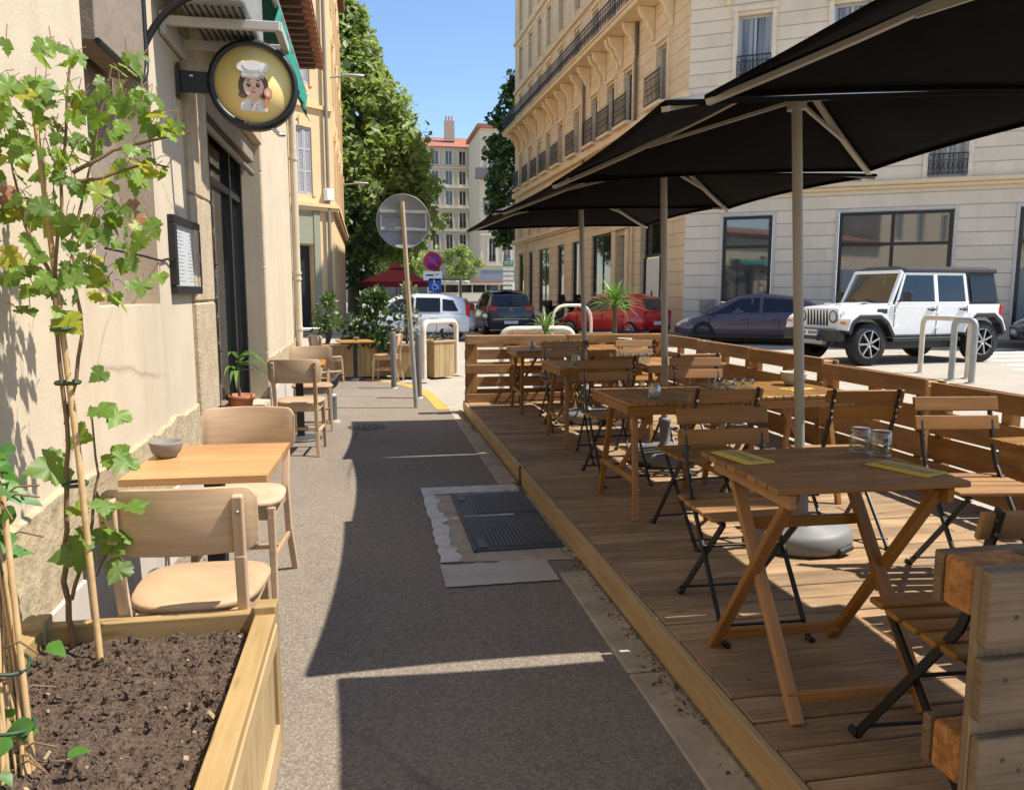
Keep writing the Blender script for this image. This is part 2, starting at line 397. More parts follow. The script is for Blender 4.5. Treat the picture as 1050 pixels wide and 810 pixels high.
m=MB(); m.quad((-400,-200,-.05),(400,-200,-.05),(400,700,-.05),(-400,700,-.05)); struct(m.build('road',road_m))
# pavement with its rounded street corner
side=[(-1.2,-8),(1.085,-8),(1.085,9.35),(.95,9.6),(.86,11.),(.62,12.25),(.1,12.95),(-.8,13.45),(-2.2,13.8),(-9,14.4),(-9,11.5),(-1.2,11.5)]
m=MB(); m.prism([(x,y,-.2) for x,y in side],(0,0,.2)); struct(m.build('pavement',asph,fixn=True))
m=MB(); y=-6.
while y<9.3:
    L=.75+rnd.random()*.5; 
    if y+L<3.95 or y>5.42: m.box((.998,y+L/2,-.1+rnd.uniform(-.004,.004)),(.15,L-.008,.215))
    y+=L
struct(m.build('kerb',conc,bevel=.012,seg=2))
# yellow line round the corner
m=MB(); pl=[V((x,y,.004)) for x,y in [(.86,9.45),(.8,10.95),(.57,12.15),(.07,12.83),(-.8,13.32),(-2.2,13.66)]]
pl=[pl[0]]+[q for i in range(1,len(pl)-1) for q in bez((pl[i-1]+pl[i])/2,pl[i],(pl[i]+pl[i+1])/2,4)]+[pl[-1]]
for a,b in zip(pl,pl[1:]):
    t=(b-a); n=V((-t.y,t.x,0)).normalized()*.075; m.quad(a-n,b-n,b+n,a+n)
struct(m.build('road_marking',yellowp,weld=False))
# utility grate set in a concrete patch outlined in worn white paint
m=MB(); m.quad((.40,3.98,.004),(1.08,3.90,.004),(1.08,5.40,.004),(.40,5.38,.004)); struct(m.build('pavement_patch',conc))
m=MB()
def ragged(a,b,w0,w1,n,axis,z=.008,jit=.018):
    pts0=[];pts1=[]
    for i in range(n+1):
        t=i/n; s=a+(b-a)*t
        p0=w0+rnd.uniform(-.3,.3)*jit; p1=w1+rnd.uniform(-1,1)*jit
        pts0.append((s,p0,z) if axis=='x' else (p0,s,z)); pts1.append((s,p1,z) if axis=='x' else (p1,s,z))
    for i in range(n): m.quad(pts0[i],pts0[i+1],pts1[i+1],pts1[i])
ragged(.34,1.04,5.58,5.38,14,'x'); ragged(3.97,5.38,.345,.44,26,'y',jit=.03)
struct(m.build('white_marking',wornwhite))
m=MB(); ragged(.335,.90,3.62,3.93,14,'x',jit=.012); struct(m.build('concrete_strip',M_simple('pale_concrete',(.45,.40,.335),.9,var=.12,nscale=5,bump=.5,bscale=80,dirt=.5,dirtc=(.2,.17,.14))))
mh=MB(); mh.lathe([(0,.006),(.2,.006),(.205,0)],32); 
for i in range(6):
    for j in range(6):
        if (i-2.5)**2+(j-2.5)**2<8: mh.box(((i-2.5)*.06,(j-2.5)*.06,.007),(.035,.035,.005))
tag(mh.build('manhole_cover',M_simple('worn_manhole_iron',(.10,.09,.08),.6,metal=.2,var=.2),loc=(-.05,8.35,.001)),'round worn manhole cover in the shaded pavement near the corner','manhole cover')
g=thing('drain_grate','dark ribbed metal cover plate set in the pavement beside the deck edge','grate',(.80,4.72,.004))
m=MB(); m.box((0,0,.003),(.50,1.22,.012)); m.box((-.255,0,.006),(.02,1.24,.018))
m.build('plate',M_simple('worn_iron',(.05,.048,.046),.5,metal=.25,var=.25,nscale=9,dirt=.3,dirtc=(.11,.09,.07)),g,bevel=.003)
m=MB()
for i in range(18):
    xx=-.15+i*.0225
    for a,b in ((-.56,-.14),(.10,.56)): m.box((xx,(a+b)/2,.012),(.010,b-a,.007))
for yy in (-.5,.5): m.box((-.205,yy,.012),(.05,.14,.006))
m.parts('rib',M_simple('worn_iron_ribs',(.105,.10,.095),.5,metal=.25,var=.2),g)
# pavement in front of the big corner building, crossing stripes
C0=V((10.2,24.5,0)); dS=V((-.0245,1,0)).normalized(); dF=V((.848,-.53,0)).normalized(); nS=V((-1,-.0245,0)).normalized(); nF=V((-.53,-.848,0)).normalized()
c1=C0+dS*30; c2=C0+dF*16
k=V((0,0,.06))
cc=C0+nS*1.5+nF*.75
m=MB(); m.prism([c1+V((0,0,-.1)),c1+nS*1.9+V((0,0,-.1)),cc+dS*.4+V((0,0,-.1)),cc+dF*.8+V((0,0,-.1)),c2+nF*1.9+V((0,0,-.1)),c2+V((0,0,-.1))],(0,0,.17)); struct(m.build('far_pavement',asph,fixn=True))
m=MB()
for i in range(7):
    a=V((11.6,11.6,-.046))+V((.55,.95,0))*i
    d=V((.98,.1,0)); n=V((-.05,.42,0)); m.quad(a,a+d*4.2,a+d*4.2+n,a+n)
struct(m.build('crosswalk',M_simple('white_road_paint',(.62,.6,.56),.8,var=.08,nscale=3,dirt=.3,dirtc=(.35,.32,.28))))
m=MB(); m.quad((10.9,10.3,-.042),(12.6,10.3,-.042),(12.7,10.9,-.042),(11.2,10.9,-.042)); struct(m.build('yellow_marking',yellowp))

# ------------------------------------------------------------------ wall helper
def wall(mb,P,u0,u1,z0,z1,ops,depth=.2,mi=0,mir=None):
    mir=mi if mir is None else mir
    us=sorted({u0,u1,*[o[0] for o in ops],*[o[1] for o in ops]}); zs=sorted({z0,z1,*[o[2] for o in ops],*[o[3] for o in ops]})
    us=[u for u in us if u0<=u<=u1]; zs=[z for z in zs if z0<=z<=z1]
    for i in range(len(us)-1):
        for j in range(len(zs)-1):
            uc=(us[i]+us[i+1])/2; zc=(zs[j]+zs[j+1])/2
            if any(o[0]<uc<o[1] and o[2]<zc<o[3] for o in ops): continue
            mb.quad(P(us[i],0,zs[j]),P(us[i+1],0,zs[j]),P(us[i+1],0,zs[j+1]),P(us[i],0,zs[j+1]),mi)
    for o in ops:
        a,b,c,d=o[:4]; dp=o[4] if len(o)>4 else depth
        mb.quad(P(a,0,c),P(a,-dp,c),P(a,-dp,d),P(a,0,d),mir); mb.quad(P(b,-dp,c),P(b,0,c),P(b,0,d),P(b,-dp,d),mir)
        mb.quad(P(a,0,c),P(b,0,c),P(b,-dp,c),P(a,-dp,c),mir); mb.quad(P(a,-dp,d),P(b,-dp,d),P(b,0,d),P(a,0,d),mir)
def pbox(mb,P,u0,u1,n0,n1,z0,z1,mi=0):
    """box in facade coordinates"""
    a=[P(u,n,z) for u in(u0,u1) for n in(n0,n1) for z in(z0,z1)]
    ou=rnd.random()*9
    fs=[(0,1,3,2),(4,6,7,5),(0,4,5,1),(2,3,7,6),(0,2,6,4),(1,5,7,3)]
    mb.add(a,fs,mi)
def frame_pane(P,u0,u1,z0,z1,n,fw,fm,gm,parent,org,mull=(),trans=(),name='window',fd=.05,bevel=0):
    m=MB()
    pbox(m,P,u0,u0+fw,n,n+fd,z0,z1); pbox(m,P,u1-fw,u1,n,n+fd,z0,z1); pbox(m,P,u0+fw,u1-fw,n,n+fd,z0,z0+fw); pbox(m,P,u0+fw,u1-fw,n,n+fd,z1-fw,z1)
    for u in mull: pbox(m,P,u-fw*.5,u+fw*.5,n,n+fd*.9,z0+fw,z1-fw)
    for z in trans: pbox(m,P,u0+fw,u1-fw,n,n+fd*.8,z-fw*.45,z+fw*.45)
    o=m.build(name,fm,parent,org=org,fixn=True)
    g=MB(); g.quad(P(u0+.01,n+.012,z0+.01),P(u1-.01,n+.012,z0+.01),P(u1-.01,n+.012,z1-.01),P(u0+.01,n+.012,z1-.01)); g.build('pane',gm,o,org=org)
    return o
# ------------------------------------------------------------------ near building on the left
WX=-1.08
def PN(u,n,z): return (WX+n,u,z)
O=V((WX,2,0))
nb=thing('rendered_building','low cream rendered building with a black shopfront and clay tile eaves on the left','building',O)
EAVE=4.62
m=MB(); wall(m,PN,-8,11.9,0,EAVE,[(3.45,4.40,1.36,3.75,.17),(5.72,8.58,.30,2.92,.24)],.2)
m.quad((WX,11.9,0),(WX-8,11.9,0),(WX-8,11.9,EAVE+.0),(WX,11.9,EAVE)); m.quad((WX,-8,0),(WX-8,-8,0),(WX-8,-8,EAVE),(WX,-8,EAVE))
m.build('wall',plaster,nb,org=O)
m=MB(); pbox(m,PN,3.4,4.45,-.26,-.165,1.3,3.8); m.build('blocked_window',taupe,nb,org=O,fixn=True)
# plinth: rough limestone with an uneven top, and a band of grey slabs below
def plinth(a,b):
    m=MB(); n=int((b-a)/.12); top=[(a+(b-a)*i/n,.72+.035*mnoise.noise(V((i*.6,3,0)))+rnd.uniform(-.012,.012)) for i in range(n+1)]
    for (u0,z0),(u1,z1) in zip(top,top[1:]):
        m.quad(PN(u0,.022,.36),PN(u1,.022,.36),PN(u1,.022,z1),PN(u0,.022,z0)); m.quad(PN(u0,.022,z0),PN(u1,.022,z1),PN(u1,0,z1+.01),PN(u0,0,z0+.01))
    m.build('plinth',rubble,nb,org=O)
    m=MB(); u=a
    while u<b-.05:
        L=min(.48,b-u); pbox(m,PN,u+.004,u+L-.004,-.02,.034,-.02,.372); u+=L
    m.build('base_slabs',slab,nb,org=O,bevel=.004,fixn=True)
plinth(-8,5.12); plinth(8.66,11.9)
# stone surround of the shopfront
m=MB(); z=0
for h in (.62,.74,.66,.7,.25):
    pbox(m,PN,5.15,5.715,-.06,.036,z+.003,z+h-.003); z+=h
pbox(m,PN,5.50,5.718,-.23,.028,.0,2.9)
m.build('stone_jamb',dressed,nb,org=O,bevel=.012,fixn=True)
m=MB(); z=0
for h in (.8,.9,.95,.3): pbox(m,PN,8.582,8.66,-.235,.02,z+.004,z+h-.004); z+=h
m.build('stone_jamb',dressed,nb,org=O,bevel=.01,fixn=True)
m=MB(); pbox(m,PN,5.15,8.66,-.2,.03,2.925,3.2); m.build('lintel',dressed,nb,org=O,bevel=.01,fixn=True)
m=MB(); pbox(m,PN,5.72,8.58,-.24,.03,0,.297); m.build('shop_sill',dressed,nb,org=O,bevel=.01,fixn=True)
sf=frame_pane(PN,5.722,8.578,.303,2.916,-.235,.07,blackframe,darkglass,nb,O,mull=(6.9,7.9),trans=(2.35,),name='shopfront',fd=.06)
m=MB(); pbox(m,PN,5.8,8.5,-.17,-.04,2.72,2.9); m.tube([PN(5.75,-.06,2.62),PN(8.5,-.06,2.62)],.03,8); m.build('shutter_box',taupe,nb,org=O,bevel=.01,fixn=True)
# box above the blocked window
m=MB(); pts=arc_path([PN(3.6,.01,4.2),PN(4.34,.01,4.2),PN(4.34,.01,2.44),PN(3.6,.01,2.44)],.16)
m.prism(pts,(-.12,0,0)); m.build('shutter_case',taupe,nb,org=O,fixn=True,bevel=.006)
m=MB(); m.tube([V(p)+V((.004,0,0)) for p in pts],.014,6); m.build('case_trim',blackm,nb,org=O)
# eaves: boards below, rows of half-round tiles above
m=MB(); m.prism([(WX-.3,-8,EAVE-.03),(WX+.40,-8,EAVE-.01),(WX+.40,-8,EAVE+.02),(WX-.3,-8,EAVE+.10)],(0,20.1,0)); m.build('eave_board',eavewood,nb,org=O,fixn=True)
m=MB(); y=-8
while y<12.05:
    prof=[(math.cos(a)*.095,math.sin(a)*.075) for a in [PI*i/8 for i in range(9)]]
    for sgn,zz in ((1,.06),(-1,.045)):
        yy=y if sgn==1 else y+.105
        r0=[V((WX+.52,yy+c*.95,EAVE+.0+zz+s*sgn)) for c,s in prof]; r1=[V((WX-2.2,yy+c*.95,EAVE+.62+zz+s*sgn)) for c,s in prof]
        m.loft([r0,r1],closed=False,caps=False)
    y+=.21
m.build('roof_tiles',rooftile,nb,org=O)
m=MB(); y=-7.9
while y<12:
    m.bar((WX-.05,y,EAVE-.055),(WX+.42,y,EAVE-.045),.07,.06); y+=.24
m.build('rafter_ends',eavewood,nb,org=O)
m=MB(); px_,py_=WX+.07,11.78
m.tube([(px_,py_,.02),(px_,py_,EAVE-.1)],.05,12)
for z in (.9,1.62,1.70,3.3): m.tube([(px_,py_,z-.02),(px_,py_,z+.02)],.062,12)
m.build('downpipe',plaster,nb,org=O)

# menu case, its cable
mc=thing('menu_case','black framed menu case with a pale sheet hung on the cream wall','menu board',(WX+.002,4.97,1.63))
m=MB(); w_,h_=.66,.43
for a in ((0,h_/2-.02,w_,.045),(0,-h_/2+.02,w_,.045)): m.box((.018,a[0],a[1]),(.04,a[2],a[3]))
for s in (-1,1): m.box((.018,s*(w_/2-.02),0),(.04,.045,h_-.088))
m.build('frame',blackm,mc,bevel=.004)
m=MB(); m.box((.012,0,0),(.012,w_-.08,h_-.08)); m.build('menu_sheet',M_simple('printed_menu_sheet',(.55,.56,.56),.35,var=.06,nscale=30),mc)
m=MB()
for i in range(15):
    for yy,ww in ((-.15,.2),(.12,.17)): m.box((.019,yy+rnd.uniform(-.02,.02),.15-i*.021),(.001,ww*rnd.uniform(.4,1),.0035))
m.build('printed_lines',M_simple('grey_print',(.36,.36,.37),.6),mc)
m=MB(); m.box((.038,.26,0),(.012,.02,.05)); m.build('latch',steel,mc)
m=MB(); m.tube([(WX-.1,3.9,1.62),(WX-.02,4.2,1.60),(WX+.012,4.42,1.585),(WX+.012,4.55,1.6),(WX+.02,4.64,1.59)],.006,6); tag(m.build('power_cable',blackm),'thin dark cable sagging from the blocked window to the menu case','cable')

# round hanging sign
sg=thing('hanging_sign','round yellow shop sign with a chef portrait in a black rim, on a wall bracket','shop sign',(-.65,5.08,2.645),rot=(0,0,R(6)))
Mx=Matrix.Rotation(R(90),3,'X')
rim=MB(); rim.lathe([(.222,-.05),(.245,-.055),(.258,-.04),(.258,.04),(.245,.055),(.222,.05),(.222,-.05)],48,M=Mx,caps=False); rim.build('rim',blackm,sg)
yel=M_simple('yellow_sign_face',(.95,.73,.27),.4,var=.05,nscale=4)
face=MB(); face.lathe([(0,-.035),(.224,-.035),(.224,.035),(0,.035)],48,M=Mx); face.build('face',yel,sg)
SK=M_simple('sign_skin',(.85,.58,.43),.5); HR=M_simple('sign_hair',(.12,.075,.05),.5); WH=M_simple('sign_white',(.85,.84,.82),.5,var=.02); WG=M_simple('sign_pale_grey',(.5,.49,.48),.5,var=.02); PK=M_simple('sign_pink',(.75,.27,.18),.5); DK=M_simple('sign_dark',(.05,.03,.02),.4)
emb=MB(); lay=[0]
def blob(pts,mi):
    lay[0]+=1; y0=-.036-.0012*lay[0]; emb.prism([(x,y0,z) for x,z in pts],(0,.0011*lay[0],0),mi)
def ell(cx,cz,rx,rz,n=22,a0=0,a1=2*PI): return [(cx+rx*math.cos(a0+(a1-a0)*i/n),cz+rz*math.sin(a0+(a1-a0)*i/n)) for i in range(n if a1-a0>6.2 else n+1)]
blob([(-.078,-.15),(-.07,-.105),(-.045,-.085),(.045,-.085),(.07,-.105),(.078,-.15)],2)
blob([(-.018,-.105),(.018,-.105),(.02,-.06),(-.02,-.06)],0)
blob(ell(-.052,-.01,.034,.062)+[],1); blob(ell(.052,-.01,.034,.062),1)
blob(ell(-.062,-.062,.026,.018),1); blob(ell(.062,-.062,.026,.018),1)
blob(ell(0,-.012,.058,.062),0)
blob([(-.06,.02),(.06,.02),(.062,.06),(-.062,.06)],1)
blob(ell(0,.01,.052,.03,12,0,PI),0)
blob(ell(-.026,-.004,.0115,.013,12),5); blob(ell(.026,-.004,.0115,.013,12),5)
blob(ell(-.023,.0,.004,.004,8),2); blob(ell(.029,.0,.004,.004,8),2)
blob([(-.036,.022),(-.018,.026),(-.018,.021),(-.036,.016)],1); blob([(.036,.022),(.018,.026),(.018,.021),(.036,.016)],1)
blob(ell(0,-.022,.006,.005,8),4)
blob(ell(0,-.043,.014,.005,12),4)
blob([(-.062,.035),(.062,.035),(.066,.085),(-.066,.085)],2)
blob([(-.063,.036),(.063,.036),(.064,.05),(-.064,.05)],3)
blob(ell(-.058,.095,.035,.026),2); blob(ell(.058,.095,.035,.026),2); blob(ell(0,.103,.055,.028),2)
blob([(.058,-.125),(.072,-.125),(.078,-.06),(.068,-.06)],4); blob(ell(.082,-.048,.024,.030),4); blob(ell(.08,-.05,.014,.02),0)
for zz in (-.115,-.135): blob(ell(-.012,zz,.004,.004,8),3); blob(ell(.014,zz,.004,.004,8),3)
emb.build('emblem',[SK,HR,WH,WG,PK,DK],sg)
m=MB(); m.box((-.325,0,.0),(.165,.03,.12)); m.box((-.415,0,.0),(.015,.06,.2)); m.build('bracket',blackm,sg,bevel=.004)
m=MB(); m.box((-.345,-.018,.03),(.02,.012,.012)); m.tube([(.10,0,-.235),(.14,.0,-.275),(.17,.01,-.27)],.012,6); m.build('cable_clip',steel,sg)

# air conditioner on its bracket, with a hose
ac=thing('air_conditioner','grey air conditioner box on a pale wall bracket above the menu case','air conditioner',(WX,4.72,2.86))
m=MB(); m.box((.32,.0,.02),(.62,.035,.05)); m.box((.32,.42,.02),(.62,.035,.05)); m.box((.62,.21,.02),(.04,.42,.05)); m.box((.02,.21,.0),(.03,.5,.12)); m.build('bracket',M_simple('pale_bracket_paint',(.5,.47,.42),.5,var=.05,dirt=.3),ac,bevel=.004)
m=MB(); m.box((.30,.21,.36),(.34,.8,.60)); m.build('casing',M_simple('grey_casing',(.27,.27,.26),.6,var=.06,dirt=.4),ac,bevel=.02,seg=2)
m=MB()
for i in range(9): m.box((.16+i*.035,.21,.057),(.012,.74,.006))
m.build('underside_grille',darkplast,ac)
m=MB(); m.tube(bez((.50,-.37,.06),(.10,-.37,.10),(-.03,-.37,-.32),14),.018,8); m.build('hose',blackm,ac)

# folded green awning further along
aw=thing('folded_awning','folded green awning with a taupe cassette above the shopfront','awning',(WX,6.2,3.15))
m=MB(); m.box((.06,.4,.08),(.12,2.6,.16))
for yy in (-.85,.3,1.6): m.bar((.08,yy,.02),(.42,yy-.1,.1),.05,.05)
m.build('cassette',taupe,aw,bevel=.01)
m=MB()
prof=[(.10,.15),(.34,.16),(.50,.13),(.56,.04),(.53,-.08),(.57,-.16)]
n=24; rings=[]
for x,z in prof: rings.append([V((x+.012*math.sin(i*1.7+z*9),-.85+2.35*i/n,z+.01*math.sin(i*2.3))) for i in range(n+1)])
m.loft(rings,closed=False,caps=False); o=m.build('canvas',green,aw); md=o.modifiers.new('solid','SOLIDIFY'); md.thickness=.004
m=MB(); m.tube([(.54,-.87,.1),(.54,1.5,.1)],.022,8); m.build('front_bar',M_simple('pale_aluminium',(.6,.6,.58),.35,metal=.4),aw)

# ------------------------------------------------------------------ pale wooden cafe chairs and tables along the wall
CH='pale wooden chairs along the left wall'
def cafe_chair(label):
    t=thing('wooden_chair',label,'chair',group=CH)
    m=MB(); top=[]
    n=28
    for i in range(n):
        a=2*PI*i/n; c,s_=math.cos(a),math.sin(a); e=.62
        x=(abs(c)**e)*(1 if c>0 else -1)*.205; y=(abs(s_)**e)*(1 if s_>0 else -1)*.205
        x*=1+.08*(y/.2); top.append((x,y))
    lo=.436
    rings=[[V((x*.975,y*.975,lo)) for x,y in top],[V((x,y,lo+.006)) for x,y in top],[V((x,y,lo+.018)) for x,y in top],[V((x*.97,y*.97,lo+.024)) for x,y in top],[V((x*.55,y*.55,lo+.017)) for x,y in top]]
    m.loft(rings); m.build('seat',beech,t,smooth_all=False)
    m=MB(); m.box((0,.165,.405),(.33,.022,.06)); m.box((0,-.17,.405),(.31,.022,.06))
    for s in (-1,1): m.box((s*.165,0,.405),(.022,.33,.06))
    m.build('apron',beech,t,bevel=.003)
    # curved backrest panel fixed on the front of the posts
    m=MB(); n=28; W=.225
    def bp(i,z,off):
        u=-1+2*i/n; x=u*W; y=-.205-.028*(z-.44)/.36-.045*(1-u*u)+off+.02
        return V((x*(1+.0*z),y,z))
    rows=[(.635,0),(.65,.001),(.72,.002),(.80,.002),(.815,0)]
    rings=[]
    for i in range(n+1):
        u=abs(-1+2*i/n); dz=-.012*u**2; inset=.032*max(0,(u-.86)/.14)**2
        b0=.625+inset; b1=.822-inset+.006*(1-u*u)
        rings.append([bp(i,b0,-.008),bp(i,b1,-.008),bp(i,b1,.008),bp(i,b0,.008)])
    m.loft(rings); m.build('backrest',beech,t,bevel=.004,seg=2,fixn=True)
    for s in (-1,1):
        m=MB(); pth=[(s*.195,-.265,0),(s*.178,-.215,.22),(s*.172,-.205,.44),(s*.176,-.238,.62),(s*.178,-.258,.80)]
        for a,b,w0 in zip(pth,pth[1:],(.030,.034,.034,.030)): m.bar(V(a)-(V(b)-V(a)).normalized()*.004,V(b)+(V(b)-V(a)).normalized()*.004,.032,w0,up=(0,1,0))
        m.build('rear_leg',beech,t,bevel=.005,seg=2)
    for s in (-1,1):
        m=MB(); m.loft([[V((s*.178+dx*.013,.195+dy*.013,0)) for dx,dy in((-1,-1),(1,-1),(1,1),(-1,1))],[V((s*.17+dx*.018,.168+dy*.018,.43)) for dx,dy in((-1,-1),(1,-1),(1,1),(-1,1))]],smooth=False); m.build('front_leg',beech,t,bevel=.004,fixn=True)
    m=MB()
    for s in (-1,1): m.bar((s*.178,-.22,.2),(s*.174,.185,.2),.016,.026)
    m.bar((-.172,.0,.2),(.172,.0,.2),.016,.024); m.build('stretcher',beech,t,bevel=.003)
    m=MB()
    for s in (-1,1): m.lathe([(.0,0),(.006,0),(.006,.004),(0,.005)],10,M=Matrix.Rotation(R(90),3,'X'),c=(s*.1775,-.268,.755))
    m.parts('bolt',steel,t)
    return t
c0=cafe_chair('pale wooden chair nearest the camera, back turned, right behind the soil planter'); c0.location=(-.565,2.62,0); c0.scale=(1,1,1.03); c0.rotation_euler=(0,0,R(-2))
dup(c0,(-.62,3.80,0),R(176),'pale wooden chair facing the camera behind the honey coloured cafe table with the bowl')
dup(c0,(-.625,7.15,0),R(-6),'pale wooden chair with its back turned at the second wall table, beyond the shopfront')
dup(c0,(-.60,8.32,0),R(186),'pale wooden chair on the far side of the second wall table, near the pigeon')
d=dup(c0,(-.66,12.7,0),R(-62),'pale wooden chair left of the small table by the planter boxes'); d.scale=(.92,)*3
d=dup(c0,(.25,12.85,0),R(75),'pale wooden chair right of the small table by the planter boxes'); d.scale=(.92,)*3
def cafe_table(label,loc,rz=0,sz=(.64,.66),sc_=1):
    t=thing('cafe_table',label,'table',loc,rz,'honey wood cafe tables along the left wall')
    m=MB(); n=5
    for i in range(n): m.box((0,-sz[1]/2+sz[1]*(i+.5)/n,.737),(sz[0],sz[1]/n+.0,.028))
    m.build('tabletop',oak,t,bevel=.0012)
    m=MB(); m.box((0,0,.36),(.07,.07,.68)); m.box((0,0,.712),(.3,.3,.018)); m.build('pedestal',blackm,t,bevel=.003)
    m=MB(); m.lathe([(.0,0),(.2,0),(.205,.012),(.19,.02),(.05,.035),(.0,.04)],32); m.build('foot_plate',M_simple('iron_foot',(.09,.09,.092),.5,metal=.5,var=.2,nscale=9),t)
    t.scale=(sc_,)*3; return t
cafe_table('honey wood cafe table with a grey bowl, between two pale chairs behind the planter',(-.635,3.27,0),R(-2),(.52,.64))
cafe_table('cafe table on a dark pedestal against the wall beyond the shopfront',(-.68,7.76,0),R(2),(.5,.6))
cafe_table('small cafe table far down the pavement in front of the planter boxes',(-.24,12.95,0),R(12),(.62,.62),.86)
def bowl(label,loc,r=.065,mat=greycem):
    m=MB(); s=r/.065
    m.lathe([(.0,0),(.036*s,0),(.04*s,.006),(.056*s,.025*s),(.064*s,.055*s),(.065*s,.066*s),(.061*s,.066*s),(.052*s,.028*s),(.034*s,.014*s),(.0,.012*s)],28)
    o=m.build('bowl',mat,loc=loc); return tag(o,label,'bowl')
bowl('grey stoneware bowl on the honey wood cafe table near the wall',(-.83,3.34,.752))
bowl('small ashtray bowl on the far cafe table by the planter boxes',(-.22,13.0,.647),.05)

# pigeon on a short bollard
sb=thing('short_bollard','short grey capped bollard a pigeon sits on, beside the second wall table','bollard',(-.42,8.72,0))
m=MB(); m.lathe([(.048,0),(.048,.29)],16); m.build('post',bollardm,sb); m=MB(); m.lathe([(.052,.285),(.052,.31),(.03,.325),(0,.327)],16); m.build('cap',galv,sb)
m=MB(); m.lathe([(.08,0),(.075,.02),(.05,.03)],16); m.build('footing',conc,sb)
def pigeon(loc,rz):
    t=thing('pigeon','dark grey pigeon perched on the short bollard','pigeon',loc,rz)
    prof=[(-.165,.055,.006,.004),(-.13,.062,.022,.009),(-.09,.073,.035,.022),(-.05,.085,.05,.042),(0,.095,.058,.055),(.04,.108,.055,.056),(.075,.13,.042,.048),(.095,.16,.028,.034),(.108,.19,.022,.026),(.122,.208,.022,.022),(.138,.213,.018,.018),(.152,.21,.008,.009)]
    m=MB(); rings=[[V((x,ry*math.cos(a),z+rz_*math.sin(a))) for a in [2*PI*k/16 for k in range(16)]] for x,z,ry,rz_ in prof]
    m.loft(rings)
    pm=M_simple('pigeon_plumage',(.11,.115,.125),.6,var=.45,nscale=22); m.build('body',pm,t,subsurf=1)
    m=MB()
    for s in (-1,1):
        w=[V((.05,s*.054,.11)),V((.02,s*.063,.125)),V((-.06,s*.05,.115)),V((-.15,s*.018,.07)),V((-.10,s*.04,.068)),V((-.02,s*.06,.07)),V((.04,s*.057,.085))]
        m.prism(w,(0,s*.004,0))
    m.parts('wing',M_simple('pigeon_wing',(.05,.052,.06),.6,var=.5,nscale=30),t,fixn=True)
    m=MB(); m.loft([[V((.15,.005*a,.21+.005*b)) for a,b in((-1,-1),(1,-1),(1,1),(-1,1))],[V((.175,.001*a,.203+.001*b)) for a,b in((-1,-1),(1,-1),(1,1),(-1,1))]]); m.build('beak',darkplast,t)
    m=MB()
    for s in (-1,1):
        m.tube([(0.005,s*.022,.05),(.0,s*.022,0)],.004,6)
        for dy in (-.012,0,.012): m.tube([(0,s*.022,.002),(.03,s*.022+dy,.002)],.003,5)
    m.parts('leg',M_simple('pigeon_leg',(.45,.15,.12),.6),t)
pigeon((-.43,8.72,.327),R(-30))

# potted plant on the sill
pp=thing('potted_plant','strap leaved plant in a terracotta pot on the dark shopfront sill','potted plant',(WX-.07,7.25,.30))
m=MB(); m.lathe([(.075,0),(.11,.17),(.122,.17),(.125,.215),(.112,.215),(.105,.18),(0,.175)],28); m.build('pot',terracotta,pp)
def strap(mb,base,az,elev,L,w,droop,n=7,tw=0):
    d=V((math.cos(az)*math.cos(elev),math.sin(az)*math.cos(elev),math.sin(elev))); side=V((-math.sin(az),math.cos(az),0))
    pts=[];p=V(base)
    for i in range(n+1):
        pts.append(p.copy()); e=elev-droop*(i/n)**1.3; d=V((math.cos(az)*math.cos(e),math.sin(az)*math.cos(e),math.sin(e))); p=p+d*(L/n)
    vs=[];fs=[]
    for i,q in enumerate(pts):
        t=i/n; ww=w*min(1,(.45+t*2.2))*(1-t**2.2)+.001; up=V((0,0,ww*.35))
        vs+= [q+side*ww+up,q,q-side*ww+up]
    for i in range(n): a=i*3; fs+= [(a,a+1,a+4,a+3),(a+1,a+2,a+5,a+4)]
    mb.add(vs,fs,0,None,True)
m=MB(); m.tube([(0,0,.17),(-.02,0,.3),(-.01,.01,.45),(-.03,.02,.52)],[.016,.014,.012,.008],8); m.build('stem',M_simple('pale_stem',(.35,.27,.17),.8,var=.3,nscale=40),pp)
m=MB()
for i in range(16): strap(m,(-.02,.0,.40+.01*i),rnd.uniform(-2.2,1.6),rnd.uniform(.1,1.25),rnd.uniform(.24,.36),.020,rnd.uniform(.9,1.9))
m.build('leaves',straple,pp)

# ------------------------------------------------------------------ soil planter with two climbers
PT=.46
pl=thing('soil_planter','pine planter box full of dark bare soil in the left foreground','planter',(-.66,1.45,0))
ox,oy=-.66,1.45
x0,x1,y0,y1=-1.0-ox,-.30-ox,.55-oy,2.40-oy
m=MB(); m.box(((x0+x1)/2,y1-.022,PT-.0325),(x1-x0-.09,.044,.065)); m.box((x1-.03,(y0+y1)/2,PT-.02),(.06,y1-y0-.0,.04)); m.box((x0+.03,(y0+y1)/2,PT-.03),(.05,y1-y0,.06)); m.build('top_rail',pinewood,pl,bevel=.004,seg=2)
m=MB(); y=y0+.04
while y<y1-.08:
    m.box((x1-.022,y+.045,.225),(.022,.086,.41)); y+=.091
x=x0+.06
while x<x1-.1:
    m.box((x+.05,y1-.03,.19),(.096,.02,.36)); x+=.1
m.box((x1-.008,(y0+y1)/2,.06),(.02,y1-y0,.09)); m.box((x1-.004,(y0+y1)/2,.40),(.018,y1-y0-.12,.06))
m.build('side_boards',pinewood,pl,bevel=.003)
for (cx,cy) in ((x1-.03,y1-.03),(x0+.03,y1-.03),(x0+.03,y1-.55),(x0+.03,y0+.3)):
    m=MB(); m.box((cx,cy,.24),(.065,.065,.49)); m.build('post',pinewood,pl,bevel=.005,seg=2)
m=MB(); N,Mm=110,230; vs=[];fs=[]
